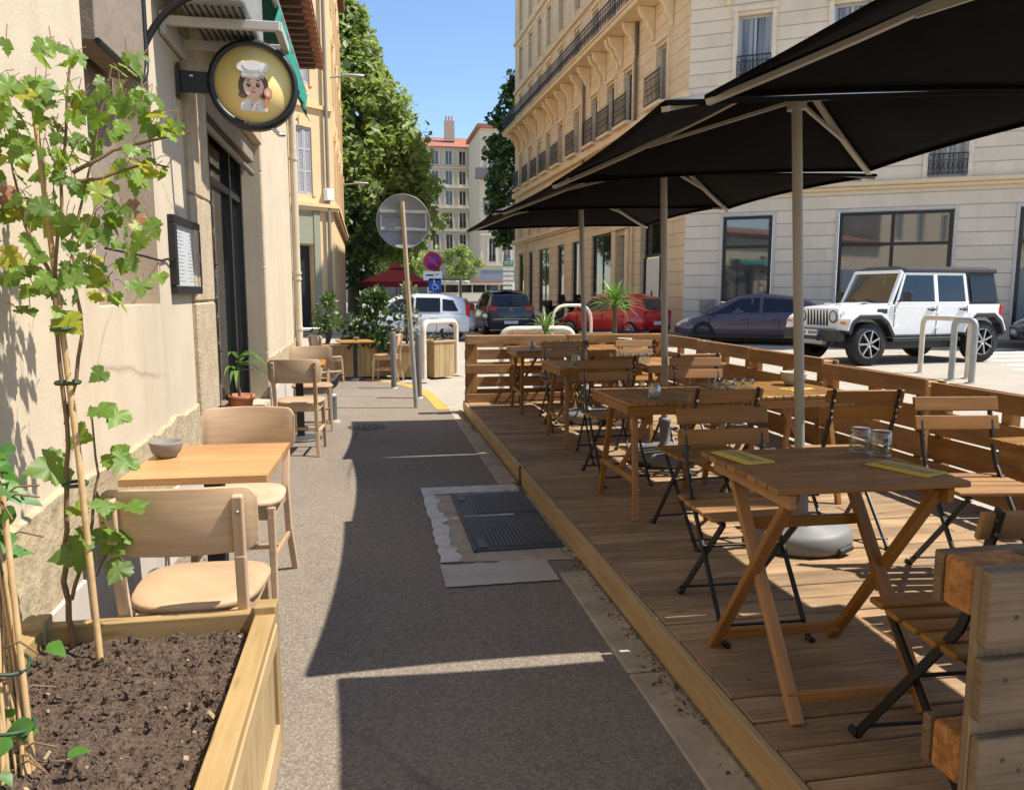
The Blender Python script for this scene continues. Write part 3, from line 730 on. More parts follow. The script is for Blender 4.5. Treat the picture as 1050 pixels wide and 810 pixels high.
for j in range(Mm+1):
    for i in range(N+1):
        x=x0+.05+(x1-x0-.1)*i/N; y=y0+(y1-y0-.045)*j/Mm
        q=V((x*9,y*9,0)); z=.405+.018*mnoise.noise(q*.5)+.012*mnoise.noise(q*2.1)+.010*abs(mnoise.noise(q*5.5))+.009*mnoise.noise(q*13)
        vs.append((x,y,z))
for j in range(Mm):
    for i in range(N): a=j*(N+1)+i; fs.append((a,a+1,a+N+2,a+N+1))
m.add(vs,fs,0,None,False)
for i in range(900):   # clods and bark chips in the soil
    x=rnd.uniform(x0+.07,x1-.07); y=rnd.uniform(y0+.3,y1-.07); s=rnd.choice((.003,.004,.006,.009)); 
    rot=Euler((rnd.random()*6,rnd.random()*6,rnd.random()*6)).to_matrix(); m.box((x,y,.418+s*.3),(s*rnd.uniform(1,2.6),s*1.2,s*.8),rot,0 if rnd.random()<.93 else 1)
m.build('soil',[soilm,M_simple('pale_chip',(.34,.25,.15),.9)],pl)

def leaf_outline(kind):
    if kind=='vine':
        half=[(0,0),(.10,-.16),(.26,-.20),(.36,-.10),(.47,-.06),(.44,.06),(.58,.14),(.50,.24),(.56,.36),(.40,.40),(.32,.38),(.36,.56),(.24,.62),(.18,.76),(.10,.82),(0,1.0)]
    else:
        half=[(0,0),(.16,.05),(.30,.22),(.28,.42),(.16,.70),(0,1.0)]
    return half+[(-x,y) for x,y in reversed(half[1:-1])]
LO={k:leaf_outline(k) for k in('vine','oval')}
def put_leaf(mb,pos,d,nrm,size,kind='vine',mi=0):
    d=V(d).normalized(); n=(V(nrm)-d*V(nrm).dot(d)); n=n.normalized() if n.length>1e-4 else V((0,0,1)); s=d.cross(n)
    pts=LO[kind]; cup=rnd.uniform(-.35,.5); curl=rnd.uniform(-.1,.55)
    def P(x,y): return V(pos)+ (s*x+d*y+n*(cup*abs(x)*.5-curl*y*y*.5+.05*math.sin(x*14+y*9)))*size
    vs=[P(0,.32)]+[P(x,y) for x,y in pts]; k=len(pts)
    mb.add(vs,[(0,i+1,(i+1)%k+1) for i in range(k)],mi,None,True)
def rdir(zmin=-1,zmax=1):
    z=rnd.uniform(zmin,zmax); a=rnd.random()*2*PI; r=math.sqrt(1-z*z); return V((r*math.cos(a),r*math.sin(a),z))
gv=thing('grape_vine','tall young grape vine tied to a cane in the soil planter, lobed yellow-green leaves','vine',(-.84,2.3,.40))
gx=V((-.84,2.3,.40))
m=MB()
stems=[[(-.86,2.33,.38),(-.875,2.34,.6),(-.86,2.36,.8),(-.845,2.36,1.05),(-.86,2.38,1.4),(-.83,2.42,1.75),(-.80,2.45,2.05)],
       [(-.845,2.36,1.05),(-.80,2.4,1.3),(-.82,2.42,1.55),(-.76,2.45,1.8),(-.70,2.47,2.05)],
       [(-.86,2.33,.55),(-.81,2.36,.72),(-.78,2.38,.9),(-.79,2.39,1.1)],[(-.86,2.38,1.45),(-.93,2.4,1.6),(-.97,2.45,1.8)],
       [(-.83,2.42,1.72),(-.74,2.44,1.74),(-.62,2.46,1.79),(-.56,2.47,1.78)],[(-.8,2.42,1.75),(-.7,2.45,1.82),(-.58,2.47,1.86),(-.50,2.47,1.88)],[(-.79,2.38,.85),(-.74,2.38,.72),(-.8,2.37,.6)]]
for s in stems:
    pts=[]
    for i in range(len(s)-1):
        for k in range(4): pts.append(V(s[i]).lerp(V(s[i+1]),k/4)+V((rnd.uniform(-1,1),rnd.uniform(-1,1),0))*.005)
    pts.append(V(s[-1])); nn=len(pts); r0=.009 if s is stems[0] else .006
    m.tube(pts,[r0*(1-.65*i/nn) for i in range(nn)],7)
stm=m
m=MB(); m.tube([(-.755,2.22,.39),(-.81,2.33,.95),(-.87,2.42,1.5),(-.91,2.47,1.95)],[.0095,.009,.008,.007],9); m.build('cane',bamboo,gv,org=gx)
m=MB()
for z in (.88,1.17,1.32): m.tube([V((-.835+.03*math.cos(a),2.36+.03*math.sin(a),z)) for a in [i*PI/6 for i in range(13)]],.006,5)
m.parts('tie',tie,gv,org=gx)
lf=MB()
clus=[(-.9,1.98,.12,18),(-.71,2.04,.11,14),(-.85,1.84,.14,20),(-.97,1.71,.12,17),(-.72,1.84,.12,14),(-.8,1.63,.13,17),(-.93,1.46,.1,10),(-.71,1.55,.12,14),(-.585,1.76,.035,4),(-.8,1.42,.08,8),(-1.0,1.91,.09,8),(-.60,1.92,.05,5),(-.55,1.87,.04,3)]
for x,z,r,n in clus:
    for i in range(int(n*1.7)):
        q=rdir()*r*(rnd.random()**.4)*1.15; p=V((x,2.44,z))+V((q.x,q.y*2.0,q.z)); p.x=max(p.x,WX+.03)
        d=V((rnd.uniform(-1,1),rnd.uniform(-1,.5),-rnd.uniform(.1,1.2))); nr=V((rnd.uniform(.1,1.2),rnd.uniform(-1.2,.3),rnd.uniform(.1,1)))
        put_leaf(lf,p,d,nr,rnd.uniform(.030,.066)); q2=p-d.normalized()*.035+V((0,.02,.012)); stm.tube([p,p.lerp(q2,.5)+V((0,0,.006)),q2],.0013,4,caps=False)
for x,z,s in [(-.84,1.35,.085),(-.76,1.10,.075),(-.72,1.08,.08),(-.85,1.01,.08),(-.87,.93,.11),(-.75,.955,.085),(-.70,.94,.08),(-.83,.82,.06),(-.76,.83,.07),(-.69,.82,.09),(-.79,.75,.08),(-.73,.73,.095),(-.81,.69,.10),(-.72,.645,.075),(-.76,.70,.07),(-.74,1.2,.05)]:
    p=V((x,2.37+rnd.uniform(-.05,.05),z)); d=V((rnd.uniform(-1,1),-.5,-rnd.uniform(0,.6))); put_leaf(lf,p,d,(rnd.uniform(0,.9),-1,rnd.uniform(.2,.9)),s)
lf.build('leaves',vineleaf,gv,org=gx); stm.build('stem',bark,gv,org=gx)
dl=MB()
for x,y,z in ((-.66,2.45,1.68),(-.98,2.4,1.68),(-.64,2.44,1.64),(-.95,2.36,1.70)): put_leaf(dl,(x,y,z),(.2,-.2,-1),(.5,-1,.3),rnd.uniform(.025,.042))
dl.build('withered_leaves',M_simple('withered_leaf',(.30,.13,.06),.8,var=.3,nscale=40),gv,org=gx)
# second climber at the left edge, bundled canes
cv=thing('climber_plant','bundle of bamboo canes and a leafy climber tied with green bands at the left edge','climber',(-.80,1.68,.40)); cx_=V((-.80,1.68,.40))
m=MB()
for i in range(20):
    a=rnd.random()*6.28; r=rnd.random()**.5*.042; b=V((-.765+r*math.cos(a),1.70+r*math.sin(a),.39)); top=V((-.83+r*.5*math.cos(a)+rnd.uniform(-.03,.03),1.86+rnd.uniform(-.03,.03),rnd.uniform(.78,1.0)))
    m.tube([b,b.lerp(top,.5)+V((rnd.uniform(-.012,.012),0,0)),top],rnd.uniform(.0028,.0058),7)
m.tube([(-.725,1.70,.39),(-.80,1.84,1.0)],.007,8)
m.build('cane',bamboo,cv,org=cx_)
m=MB()
for z,k in ((.62,.40),(.50,.2)):
    c=V((-.765,1.70,.39)).lerp(V((-.83,1.86,.95)),(z-.39)/.56)
    m.tube([c+V((.046*math.cos(a),.046*math.sin(a),.006*math.sin(a*2+z*9))) for a in [i*PI/10 for i in range(21)]],.0045,6)
m.parts('tie',tie,cv,org=cx_)
m=MB()
for i in range(22):
    p=V((-.765,1.70,.39)).lerp(V((-.83,1.86,.98)),rnd.random()); q=p+rdir(-.3,.6)*.10; m.tube([p,p.lerp(q,.5)+V((0,0,.02)),q],.0025,5)
m.parts('twig',bark,cv,org=cx_)
lf=MB()
for zc,n,r in ((1.0,44,.085),(.90,14,.06),(.60,5,.07),(.47,30,.085)):
    c=V((-.765,1.70,.39)).lerp(V((-.83,1.86,.95)),(zc-.39)/.56)+V((-.02 if zc<.9 else 0,0,0))
    for i in range(n):
        p=c+rdir()*r*rnd.uniform(.4,1.2); put_leaf(lf,p,rdir(-.9,.2),(rnd.uniform(-.2,.8),-.6,rnd.uniform(.2,1)),rnd.uniform(.035,.065),'oval')
put_leaf(lf,(-.735,1.85,.63),(.6,-.5,-.2),(.2,-.8,.6),.06,'oval'); put_leaf(lf,(-.64,1.66,.47),(.9,-.2,.1),(.1,-.4,.9),.05,'oval')
lf.build('leaves',ivyleaf,cv,org=cx_)
# ------------------------------------------------------------------ terrace deck
D=.137
dk=thing('terrace_deck','raised wooden terrace deck beside the pavement carrying tables and parasols','deck',(2.4,5,0))
oD=V((2.4,5,0))
m=MB(); y=.9
while y<9.18:
    a,b=1.11,3.62
    if rnd.random()<.55:
        s=rnd.choice((1.9,2.3,2.75,3.1)); segs=((a,s-.003),(s+.003,b))
    else: segs=((a,b),)
    for p,q in segs: m.box(((p+q)/2,y+.068,D-.014+rnd.uniform(-.0025,.0025)),(q-p,.1335,.028),Euler((rnd.uniform(-.006,.006),0,rnd.uniform(-.0012,.0012))).to_matrix())
    y+=.1425
m.build('deck_boards',deckwood,dk,bevel=.004,org=oD)
m=MB(); 
for a,b in ((.9,5.55),(5.57,9.18)):
    m.box((1.090,(a+b)/2,.091),(.028,b-a,.092)); m.box((1.094,(a+b)/2,.022),(.026,b-a,.042))
m.box((2.35,9.195,.07),(2.5,.028,.13))
m.build('edge_board',pinewood,dk,bevel=.004,seg=2,org=oD)
m=MB(); m.box((1.073,5.56,.07),(.012,.035,.15)); m.build('joint_strip',M_simple('dark_joint',(.05,.035,.025),.7),dk,org=oD)  # dark strip added over the vertical joint between the edge boards

# ------------------------------------------------------------------ parasols
def parasol(label,loc):
    t=thing('parasol',label,'parasol',loc,0,'black parasols in a row over the terrace',rot=(0,R(-2.6),0))
    A=V((0,0,2.36)); hz=1.985; h=1.0
    cor=[V((-h,-h,hz)),V((h,-h,hz)),V((h,h,hz)),V((-h,h,hz))]
    m=MB(); ns,ntt=14,10
    for k in range(4):
        a,b=cor[k],cor[(k+1)%4]; inw=-((a+b)/2-V((0,0,hz))).normalized()
        vs=[];fs=[]
        for j in range(ntt+1):
            tt=j/ntt
            for i in range(ns+1):
                s=i/ns; e=a.lerp(b,s)+inw*.05*4*s*(1-s)+V((0,0,.015))*4*s*(1-s)
                p=A.lerp(e,tt); p.z-=.035*math.sin(PI*s)*math.sin(PI*tt)+.02*math.sin(PI*tt)*(1 if True else 0)
                vs.append(p)
        for j in range(ntt):
            for i in range(ns): q=j*(ns+1)+i; fs.append((q,q+1,q+ns+2,q+ns+1))
        m.add(vs,fs,0,None,True)
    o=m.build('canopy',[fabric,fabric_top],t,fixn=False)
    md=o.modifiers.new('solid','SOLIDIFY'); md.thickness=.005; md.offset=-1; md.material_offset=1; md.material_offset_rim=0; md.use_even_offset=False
    for k in range(4):
        a,b=cor[k],cor[(k+1)%4]; inw=-((a+b)/2-V((0,0,hz))).normalized(); pts=[]
        for i in range(15):
            s=i/14; pts.append(a.lerp(b,s)+inw*.05*4*s*(1-s)+V((0,0,.015))*4*s*(1-s)-V((0,0,.006)))
        m=MB()
        for p,q in zip(pts,pts[1:]): m.bar(p,q,.022,.012,up=(0,0,1))
        m.build('hem',seam_m,t)
    hub=V((0,0,2.19))
    for c in cor:
        m=MB(); pts=[A.lerp(c,i/6)-V((0,0,.024+.02*math.sin(PI*i/6))) for i in range(7)]
        for p,q in zip(pts,pts[1:]): m.bar(p,q,.028,.018)
        m.build('rib',polem,t)
        m=MB(); p=A.lerp(c,.56)-V((0,0,.05)); d=(p-hub); d.z=0; d.normalize(); m.bar(hub+d*.04,p,.016,.016); m.build('strut',polem,t)
    m=MB(); m.tube([(0,0,2.15),(0,0,2.23)],.046,12); m.build('runner',polem,t); m=MB(); m.tube([(0,0,2.30),(0,0,2.37)],.04,12); m.build('hub',polem,t)
    m=MB(); m.tube([(0,0,.03),(0,0,2.34)],.0245,14); m.build('pole',polem,t)
    m=MB(); m.lathe([(0,.012),(.238,.012),(.25,.03),(.244,.085),(.224,.112),(.06,.122),(.048,.14),(.04,.15),(.04,.31),(.046,.315),(.046,.345),(.03,.35),(0,.35)],40); m.build('foot',plastgrey,t)
    m=MB()
    for i in range(4):
        a=i*PI/2+.5; m.box((.246*math.cos(a),.246*math.sin(a),.028),(.03,.12,.032),Matrix.Rotation(a,3,'Z'))
    m.parts('foot_recess',darkplast,t,bevel=.008)
    m=MB(); m.tube([(0.04,0,.26),(.085,0,.26)],.014,8); m.tube([(.085,-.02,.26),(.085,.02,.26)],.012,8); m.build('clamp_knob',darkplast,t)
    return t
U0=parasol('black parasol nearest the camera, its corner reaching over the upper right of the view',(2.22,1.56,D))
dup(U0,(2.16,3.56,D),0,'black parasol standing in the round grey foot behind the nearest terrace table',rot=(0,R(-3.4),R(-2.5)))
dup(U0,(2.19,5.52,D),0,'black parasol between the long table with tumblers and the next row, third from the camera',rot=(0,R(-1.8),R(1)))
dup(U0,(2.12,7.47,D),0,'black parasol at the far end of the terrace, lowest and farthest in the row',rot=(0,R(-2.2),R(-1)))

# ------------------------------------------------------------------ terrace tables
GT='slatted acacia tables on the terrace'
def x_table(label,loc,rz=0,sx=.62,sy=.56):
    t=thing('folding_table',label,'table',loc,rz,GT); hh=.716
    m=MB(); n=8
    for i in range(n): m.box((0,-sy/2+sy*(i+.5)/n,hh+rnd.uniform(-.001,.001)),(sx,sy/n-.009,.02))
    m.build('tabletop',acacia,t,bevel=.004,seg=2)
    for s in (-1,1): m=MB(); m.box((s*(sx/2-.055),0,hh-.035),(.022,sy-.03,.046)); m.build('top_rail',acacia,t,bevel=.003)
    for s in (-1,1):
        for k in (-1,1):
            xx=s*(sx/2-.085+.0125*k); m=MB(); m.bar((xx,k*.275,.0),(xx,-k*.235,hh-.02),.024,.042,up=(1,0,0)); m.build('leg',acacia,t,bevel=.003)
    for yy,zz,w in ((.228,.06,.08),(-.228,.06,.08),(.13,.50,.1)): m=MB(); m.bar((-(sx/2-w),yy,zz),((sx/2-w),yy,zz),.02,.036); m.build('cross_rail',acacia,t,bevel=.003)
    m=MB()
    for s in (-1,1): m.tube([(s*(sx/2-.115),0.02,.36),(s*(sx/2-.055),.02,.36)],.006,8)
    m.parts('pivot_bolt',steel,t)
    return t
x_table('slatted folding table nearest the camera with crossed legs and two upturned glasses',(1.45,2.27,D),R(-1))
x_table('slatted folding table by the right fence with yellow napkins, partly out of view',(2.66,2.32,D),R(1))
def a_table(label,loc,rz=0,sx=.72,sy=.72):
    t=thing('terrace_table',label,'table',loc,rz,GT); hh=.672
    m=MB(); n=13
    for i in range(n): m.box((-sx/2+sx*(i+.5)/n,0,hh),(sx/n-.004,sy,.02))
    m.build('tabletop',acacia,t,bevel=.003)
    m=MB()
    for s in (-1,1): m.box((0,s*(sy/2-.02),hh-.037),(sx-.04,.022,.05)); m.box((s*(sx/2-.02),0,hh-.037),(.022,sy-.064,.05))
    m.build('apron',acacia,t,bevel=.003)
    for s in (-1,1):
        for k in (-1,1):
            m=MB(); m.bar((s*(sx/2-.07),k*.32,0),(s*(sx/2-.10),k*.19,hh-.015),.034,.028,up=(0,1,0)); m.build('leg',acacia,t,bevel=.004)
    for s in (-1,1):
        m=MB(); m.bar((s*(sx/2-.075),-.27,.22),(s*(sx/2-.075),.27,.22),.018,.035); m.build('cross_rail',acacia,t,bevel=.003)
        m=MB(); m.bar((s*(sx/2-.08),0,.22),(s*.05,0,.62),.02,.03); m.build('brace',acacia,t,bevel=.003)
    return t
T0=a_table('terrace table with a small jar at its left end, second row from the camera',(1.74,4.42,D),R(1))
def tt(label,loc,rz): return dup(T0,loc,rz,label)
tt('terrace table with a pale bowl, half in sunlight by the fence, second row',(2.50,4.53,D),R(2))
tt('terrace table with a square jar at its left end, third row from the camera',(1.86,6.46,D),R(1))
tt('terrace table in the third row with tumblers at the fence side',(2.64,6.58,D),R(0))
tt('terrace table at the far left corner of the deck in front of the pallet fence',(1.86,8.32,D),R(-1))
tt('terrace table in the farthest row with a pale bowl, beside the red car',(2.64,8.4,D),R(1))

# ------------------------------------------------------------------ folding chairs
GC='folding slatted chairs on the terrace'
def folding_chair(label,loc,rz):
    t=thing('folding_chair',label,'chair',loc,rz,GC)
    m=MB()
    for i in range(5):
        y=-.155+i*.074; m.box((0,y,.445+(.004 if i in(0,4) else 0)),(.40,.058,.018))
    m.build('seat',acacia,t,bevel=.006,seg=2)
    m=MB()
    rt=Matrix.Rotation(R(-14),3,'X')
    for y,z in ((-.222,.775),(-.203,.69)): m.box((0,y,z),(.395,.016,.066),rt.inverted() if False else Matrix.Rotation(R(14),3,'X'))
    m.build('backrest',acacia,t,bevel=.004,seg=2)
    for s in (-1,1):
        m=MB(); pts=[V((s*.165,.245,0)),V((s*.165,.0,.36)),V((s*.165,-.165,.52)),V((s*.165,-.245,.825))]
        pts=[V((s*.165,.25,.0)),V((s*.165,-.145,.50)),V((s*.165,-.17,.56)),V((s*.165,-.242,.815))]
        for a,b in zip(pts,pts[1:]): m.bar(a,b,.009,.024,up=(1,0,0)) if False else m.bar(a,b,.024,.009,up=(1,0,0))
        m.tube([(s*.165,.235,.008),(s*.165,.275,.008)],.012,8)
        m.build('front_leg',blackm,t)
        m=MB(); m.bar((s*.148,-.255,0),(s*.148,.165,.432),.024,.009,up=(1,0,0)); m.tube([(s*.148,-.275,.008),(s*.148,-.24,.008)],.012,8); m.build('rear_leg',blackm,t)
    for y,z in ((.205,.055),(-.215,.045),(.02,.30)): m=MB(); m.tube([(-.165,y,z),(.165,y,z)],.006,8); m.build('stretcher',blackm,t)
    for s in (-1,1): m=MB(); m.bar((s*.15,-.175,.43),(s*.15,.165,.43),.02,.012); m.build('seat_rail',blackm,t)
    m=MB()
    for s in (-1,1):
        for y,z in ((-.232,.775),(-.213,.69)):
            for dz in (-.016,.016): m.tube([(s*.165,y-.004,z+dz),(s*.165,y-.012,z+dz)],.006,8)
    m.parts('bolt',steel,t)
    return t
k0=folding_chair('folding chair at the bottom right, seat and black leg showing beside the weathered pallet',(1.52,1.66,D),R(-4))
FC=[((1.43,2.78,D),R(178),'folding chair tucked behind the nearest table, two bare slats of its back facing the camera'),
 ((1.72,3.80,D),R(3),'folding chair with black bolted back brackets turned to the camera, at the second row table'),
 ((2.62,2.92,D),R(172),'folding chair with sunlit back slats standing by the right fence'),
 ((2.42,3.66,D),R(-6),'folding chair seen from behind with a sunlit seat, between the nearest pole and the bowl'),
 ((1.66,5.12,D),R(182),'folding chair on the far side of the table with the small jar'),
 ((2.34,5.18,D),R(175),'folding chair with one brightly sunlit back slat behind the row of tumblers'),
 ((1.80,5.82,D),R(-3),'folding chair with its back to the camera at the square jar table, third row'),
 ((2.50,5.95,D),R(4),'folding chair turned away at the third row table on the fence side'),
 ((1.82,7.16,D),R(177),'folding chair facing the camera behind the square jar table'),
 ((2.62,7.26,D),R(184),'folding chair facing the camera in the third row by the fence'),
 ((1.92,7.66,D),R(4),'folding chair turned away at the farthest row, left one'),
 ((2.68,7.74,D),R(-4),'folding chair turned away at the farthest row, fence side'),
 ((1.84,8.92,D),R(180),'folding chair against the far pallet fence at the deck corner'),
 ((2.72,8.86,D),R(186),'folding chair against the far pallet fence below the large yucca')]
for l,r,lab in FC: dup(k0,l,r,lab)

# ------------------------------------------------------------------ pallets standing as a fence
GP='wooden pallets stood on edge as terrace fence'
def pallet(label,loc,rz,wood=palletwood,block=palletwood,L=1.2,flip=1):
    t=thing('pallet',label,'pallet',loc,rz,GP)
    m=MB(); z=0
    for h,gp in ((.145,.025),(.12,.03),(.145,.03),(.12,.025),(.145,0)):
        m.box((rnd.uniform(-.004,.004),-flip*.061,z+h/2),(L,.022,h),Euler((0,rnd.uniform(-.003,.003),0)).to_matrix()); z+=h+gp
    m.build('deck_boards',wood,t,bevel=.005,seg=2)
    m=MB()
    for x in (-L/2+.0725,0,L/2-.0725): m.box((x,-flip*.039,.3925),(.142,.02,.783))
    m.build('stringers',wood,t,bevel=.003)
    for x in (-L/2+.0725,0,L/2-.0725):
        for zz in (.052,.3925,.733):
            m=MB(); m.box((x,flip*.0105,zz),(.14,.077,.102)); m.build('block',block,t,bevel=.012,seg=3)
    m=MB()
    for zz in (.052,.3925,.733): m.box((0,flip*.061,zz),(L,.022,.102))
    m.build('bottom_boards',wood,t,bevel=.005,seg=2)
    m=MB()
    for x in (-L/2+.06,-L/2+.1,0.02,L/2-.06):
        for zz in (.072,.24,.4,.56,.71): zq=zz+rnd.uniform(-.02,.02); xq=x+rnd.uniform(-.015,.015); m.tube([(xq,-flip*.0705,zq),(xq,-flip*.0724,zq)],.0055,8)
    m.parts('nail',M_simple('rusty_nail',(.05,.03,.02),.7) if 'rusty_nail' not in bpy.data.materials else bpy.data.materials['rusty_nail'],t)
    return t
pallet('weathered grey pallet at the right edge, rusty orange end blocks between its boards',(1.085+.6,1.24,D),R(0),greywood,chipblock)
GF='timber fence panels along the right side of the terrace'
def fence_panel(label,loc,rz,h=.70,L=1.22):
    t=thing('fence_panel',label,'fence',loc,rz,GF)
    for x in (-.54,0,.54):
        m=MB(); m.box((x,0,h/2-.02),(.085,.06,h-.05)); m.build('post',palletwood,t,bevel=.005)
    for k in range(3):
        m=MB(); m.box((rnd.uniform(-.005,.005),.042,.095+k*.172),(L,.024,.158),Euler((0,rnd.uniform(-.006,.006),0)).to_matrix()); m.build('board',palletwood,t,bevel=.005,seg=2)
    for yy,zz in ((.047,h-.058),(-.085,h-.07)):
        m=MB(); m.box((0,yy,zz),(L,.026,.115),Euler((0,rnd.uniform(-.006,.006),0)).to_matrix()); m.build('top_rail',palletwood,t,bevel=.005,seg=2)
    for x in (-.52,.0,.5):
        m=MB(); m.box((x,-.019,h-.065),(.1,.104,.09)); m.build('spacer_block',palletwood,t,bevel=.006)
    return t
names=['nearest the camera beside the parasol foot','beside the sunlit slatted chair','with the hoop barriers just beyond it','beside the table with the bowl','beside the third row table','next to the corner by the red car']
ys=[1.45,2.68,3.92,5.16,6.4,7.64]
P0=fence_panel('terrace fence panel '+names[0],(3.68,ys[0],D),R(90))
for i,(yy,nm) in enumerate(zip(ys,names)):
    if i: q=dup(P0,(3.68+rnd.uniform(-.012,.012),yy,D),R(90+rnd.uniform(-.8,.8)),'terrace fence panel '+nm); q.scale=(1,1,(1,1,1,1.02,1.07,1.08)[i])
dup(P0,(3.68,8.86,D),R(90.4),'terrace fence panel at the far right corner of the deck').scale=(1,1,1.09)
Pb=pallet('wooden pallet at the far left end of the terrace, sunlit blocks showing between its boards',(1.70,9.08,D),R(0),flip=-1)
dup(Pb,(2.93,9.09,D),R(.5),'wooden pallet closing the far end of the terrace in front of the yuccas')
# ------------------------------------------------------------------ things on the tables
def tumbler(label,loc,s=1.,up=False,group='clear ribbed tumblers on the terrace tables'):
    m=MB(); n=24; rr=[(.031,0),(.033,.01),(.036,.05),(.034,.075),(.0335,.088)]
    vs=[];fs=[]
    prof=[(r,z) for r,z in rr]+[(r-.003,z) for r,z in reversed(rr) if z>.009]
    prof=[(0,.0)]+prof+[(0,.012)]
    if up: prof=[(r,.088-z) for r,z in prof]
    for r,z in prof:
        for k in range(n*2):
            a=PI*k/n; q=r*(1+.03*(1 if k%4<2 else -1)*(1 if .01<z<.07 else 0)); vs.append((q*s*math.cos(a),q*s*math.sin(a),z*s))
    N=n*2
    for i in range(len(prof)-1):
        for k in range(N): k2=(k+1)%N; fs.append((i*N+k,i*N+k2,(i+1)*N+k2,(i+1)*N+k))
    m.add(vs,fs,0,None,True); o=m.build('tumbler',glassm,loc=loc,weld=True); return tag(o,label,'glass',group)
zN=D+.7275; zT=D+.6835
tumbler('left one of the two upturned glasses on the nearest table',(1.678,2.42,zN),1.0,True)
tumbler('right one of the two upturned glasses on the nearest table',(1.712,2.355,zN),1.0,True)
g2=[(2.02,4.28),(2.09,4.30),(2.16,4.31),(2.23,4.33)]
for i,(x,y) in enumerate(g2): tumbler(['first tumbler from the left in the row before the sunlit slat','second tumbler from the left in the row before the sunlit slat','third tumbler from the left in the row before the sunlit slat','rightmost tumbler of the row before the sunlit slat'][i],(x,y,zT),1.)
nth=['first','second','third','fourth','fifth']
for i in range(5): tumbler(nth[i]+' tumbler from the left in the clustered row on the third row table',(2.03+.075*i,6.32+.01*i,zT),1.)
for i in range(4): tumbler(nth[i]+' tumbler from the left in the clustered row on the farthest table',(2.0+.08*i,8.2+.01*i,zT),1.)
def jar(label,loc):
    t=thing('condiment_jar',label,'jar',loc,0,'small jars on the terrace tables')
    m=MB(); m.lathe([(0,.0),(.034,0),(.037,.008),(.037,.06),(.03,.072),(.03,.078),(.027,.078),(.027,.07),(.033,.058),(.033,.01),(0,.008)],20); m.build('glass_body',glassm,t)
    m=MB(); 
    for i in range(7): a=rnd.random()*6.3; m.box((.014*math.cos(a),.014*math.sin(a),.045),(.016,.003,.075),Euler((rnd.uniform(-.2,.2),rnd.uniform(-.2,.2),a)).to_matrix())
    m.build('sachets',M_simple('paper_sachet',(.6,.52,.42),.7,var=.3,nscale=60),t); return t
jar('small glass jar of sachets at the left end of the second row table',(1.60,4.22,zT))
jar('small glass jar of sachets at the left end of the third row table',(1.70,6.33,zT))
jar('small glass jar of sachets on the far corner table',(1.72,8.22,zT))
palebowl=M_simple('pale_ceramic',(.42,.39,.31),.7,var=.1,nscale=30)
bowl('pale stoneware bowl on the second row table near the fence',(2.72,4.66,zT),.085,palebowl)
bowl('pale stoneware bowl on the farthest terrace table',(2.85,8.5,zT),.085,palebowl)
def place_setting(label,loc,rz,knife=True):
    t=thing('napkin_setting',label,'napkin',loc,rz,'yellow napkins with cutlery')
    m=MB(); m.box((0,0,.0015),(.21,.11,.003)); m.box((.005,.008,.004),(.195,.085,.002),Matrix.Rotation(.04,3,'Z')); m.build('napkin',napkin,t)
    m=MB(); m.bar((-.09,.012,.0075),(.02,.012,.0075),.007,.003); m.prism([(.02,.006,.006),(.09,.008,.006),(.10,.012,.006),(.09,.016,.006),(.02,.016,.006)],(0,0,.002))
    m.bar((-.09,-.016,.0075),(.045,-.016,.0075),.006,.003)
    m.build('knife',steel,t) if False else None
    for k in range(3): m.bar((.045,-.020+k*.004,.0075),(.085,-.020+k*.004,.0075),.002,.002)
    m.build('cutlery',steel,t); return t
n0=place_setting('yellow napkin with cutlery at the left end of the nearest table',(1.235,2.42,zN),R(-82))
dup(n0,(1.665,2.165,zN),R(-70),'yellow napkin with cutlery at the right end of the nearest table')
dup(n0,(2.62,4.45,zT),R(20),'yellow napkin lying in the sun next to the pale bowl')
dup(n0,(2.47,2.42,zN),R(15),'yellow napkin on the table at the right edge of the view')

# ------------------------------------------------------------------ plants beyond the far fence
def yucca(label,loc,n,L,w,trunk=0.):
    t=thing('yucca_plant',label,'plant',loc,0,'yuccas in pots beyond the far fence')
    m=MB(); m.lathe([(.16,-.9),(.21,-.45),(.22,-.42),(.20,-.42),(.19,-.46),(0,-.47)],24); m.build('pot',plastgrey,t)
    m=MB(); m.tube([(0,0,-.5),(0.01,0,-.2),(0,.01,trunk)],[.04,.035,.03],9); m.build('trunk',trunkm,t)
    m=MB()
    for i in range(n): strap(m,(0,0,trunk-.1+.12*rnd.random()),rnd.random()*6.28,rnd.uniform(-.1,1.35),L*rnd.uniform(.7,1.1),w,rnd.uniform(.3,1.5))
    m.build('leaves',straple,t); return t
yucca('small pale spiky yucca just beyond the far fence, below the black car',(2.30,10.1,.95),26,.36,.017)
yucca('large drooping yucca beyond the far fence in front of the red car',(3.40,10.6,.92),70,.50,.017,.36)

# ------------------------------------------------------------------ grit and dry leaf litter along the kerb
m=MB()
def bit(x,y,z,s_,mi):
    rot=Euler((rnd.uniform(-.5,.5),rnd.uniform(-.5,.5),rnd.random()*6.28)).to_matrix(); m.box((x,y,z+s_*.2),(s_*rnd.uniform(1,2.2),s_,s_*.5),rot,mi)
for i in range(1500):
    y=rnd.uniform(1.6,9.2); dens=mnoise.noise(V((y*1.3,0,2)))
    if dens<-.1 and rnd.random()<.75: continue
    bit(1.07-abs(rnd.gauss(0,.035)),y,.006,rnd.choice((.003,.004,.006,.008)),rnd.choice((0,0,1,2)))
for i in range(260): bit(WX+.05+abs(rnd.gauss(0,.06)),rnd.uniform(2.5,11.5),.001,rnd.choice((.003,.005,.007)),rnd.choice((0,1,2)))
for i in range(160): bit(rnd.uniform(-1,.9),rnd.uniform(1.7,11.5),.001,rnd.choice((.002,.003,.005)),rnd.choice((0,1,2)))
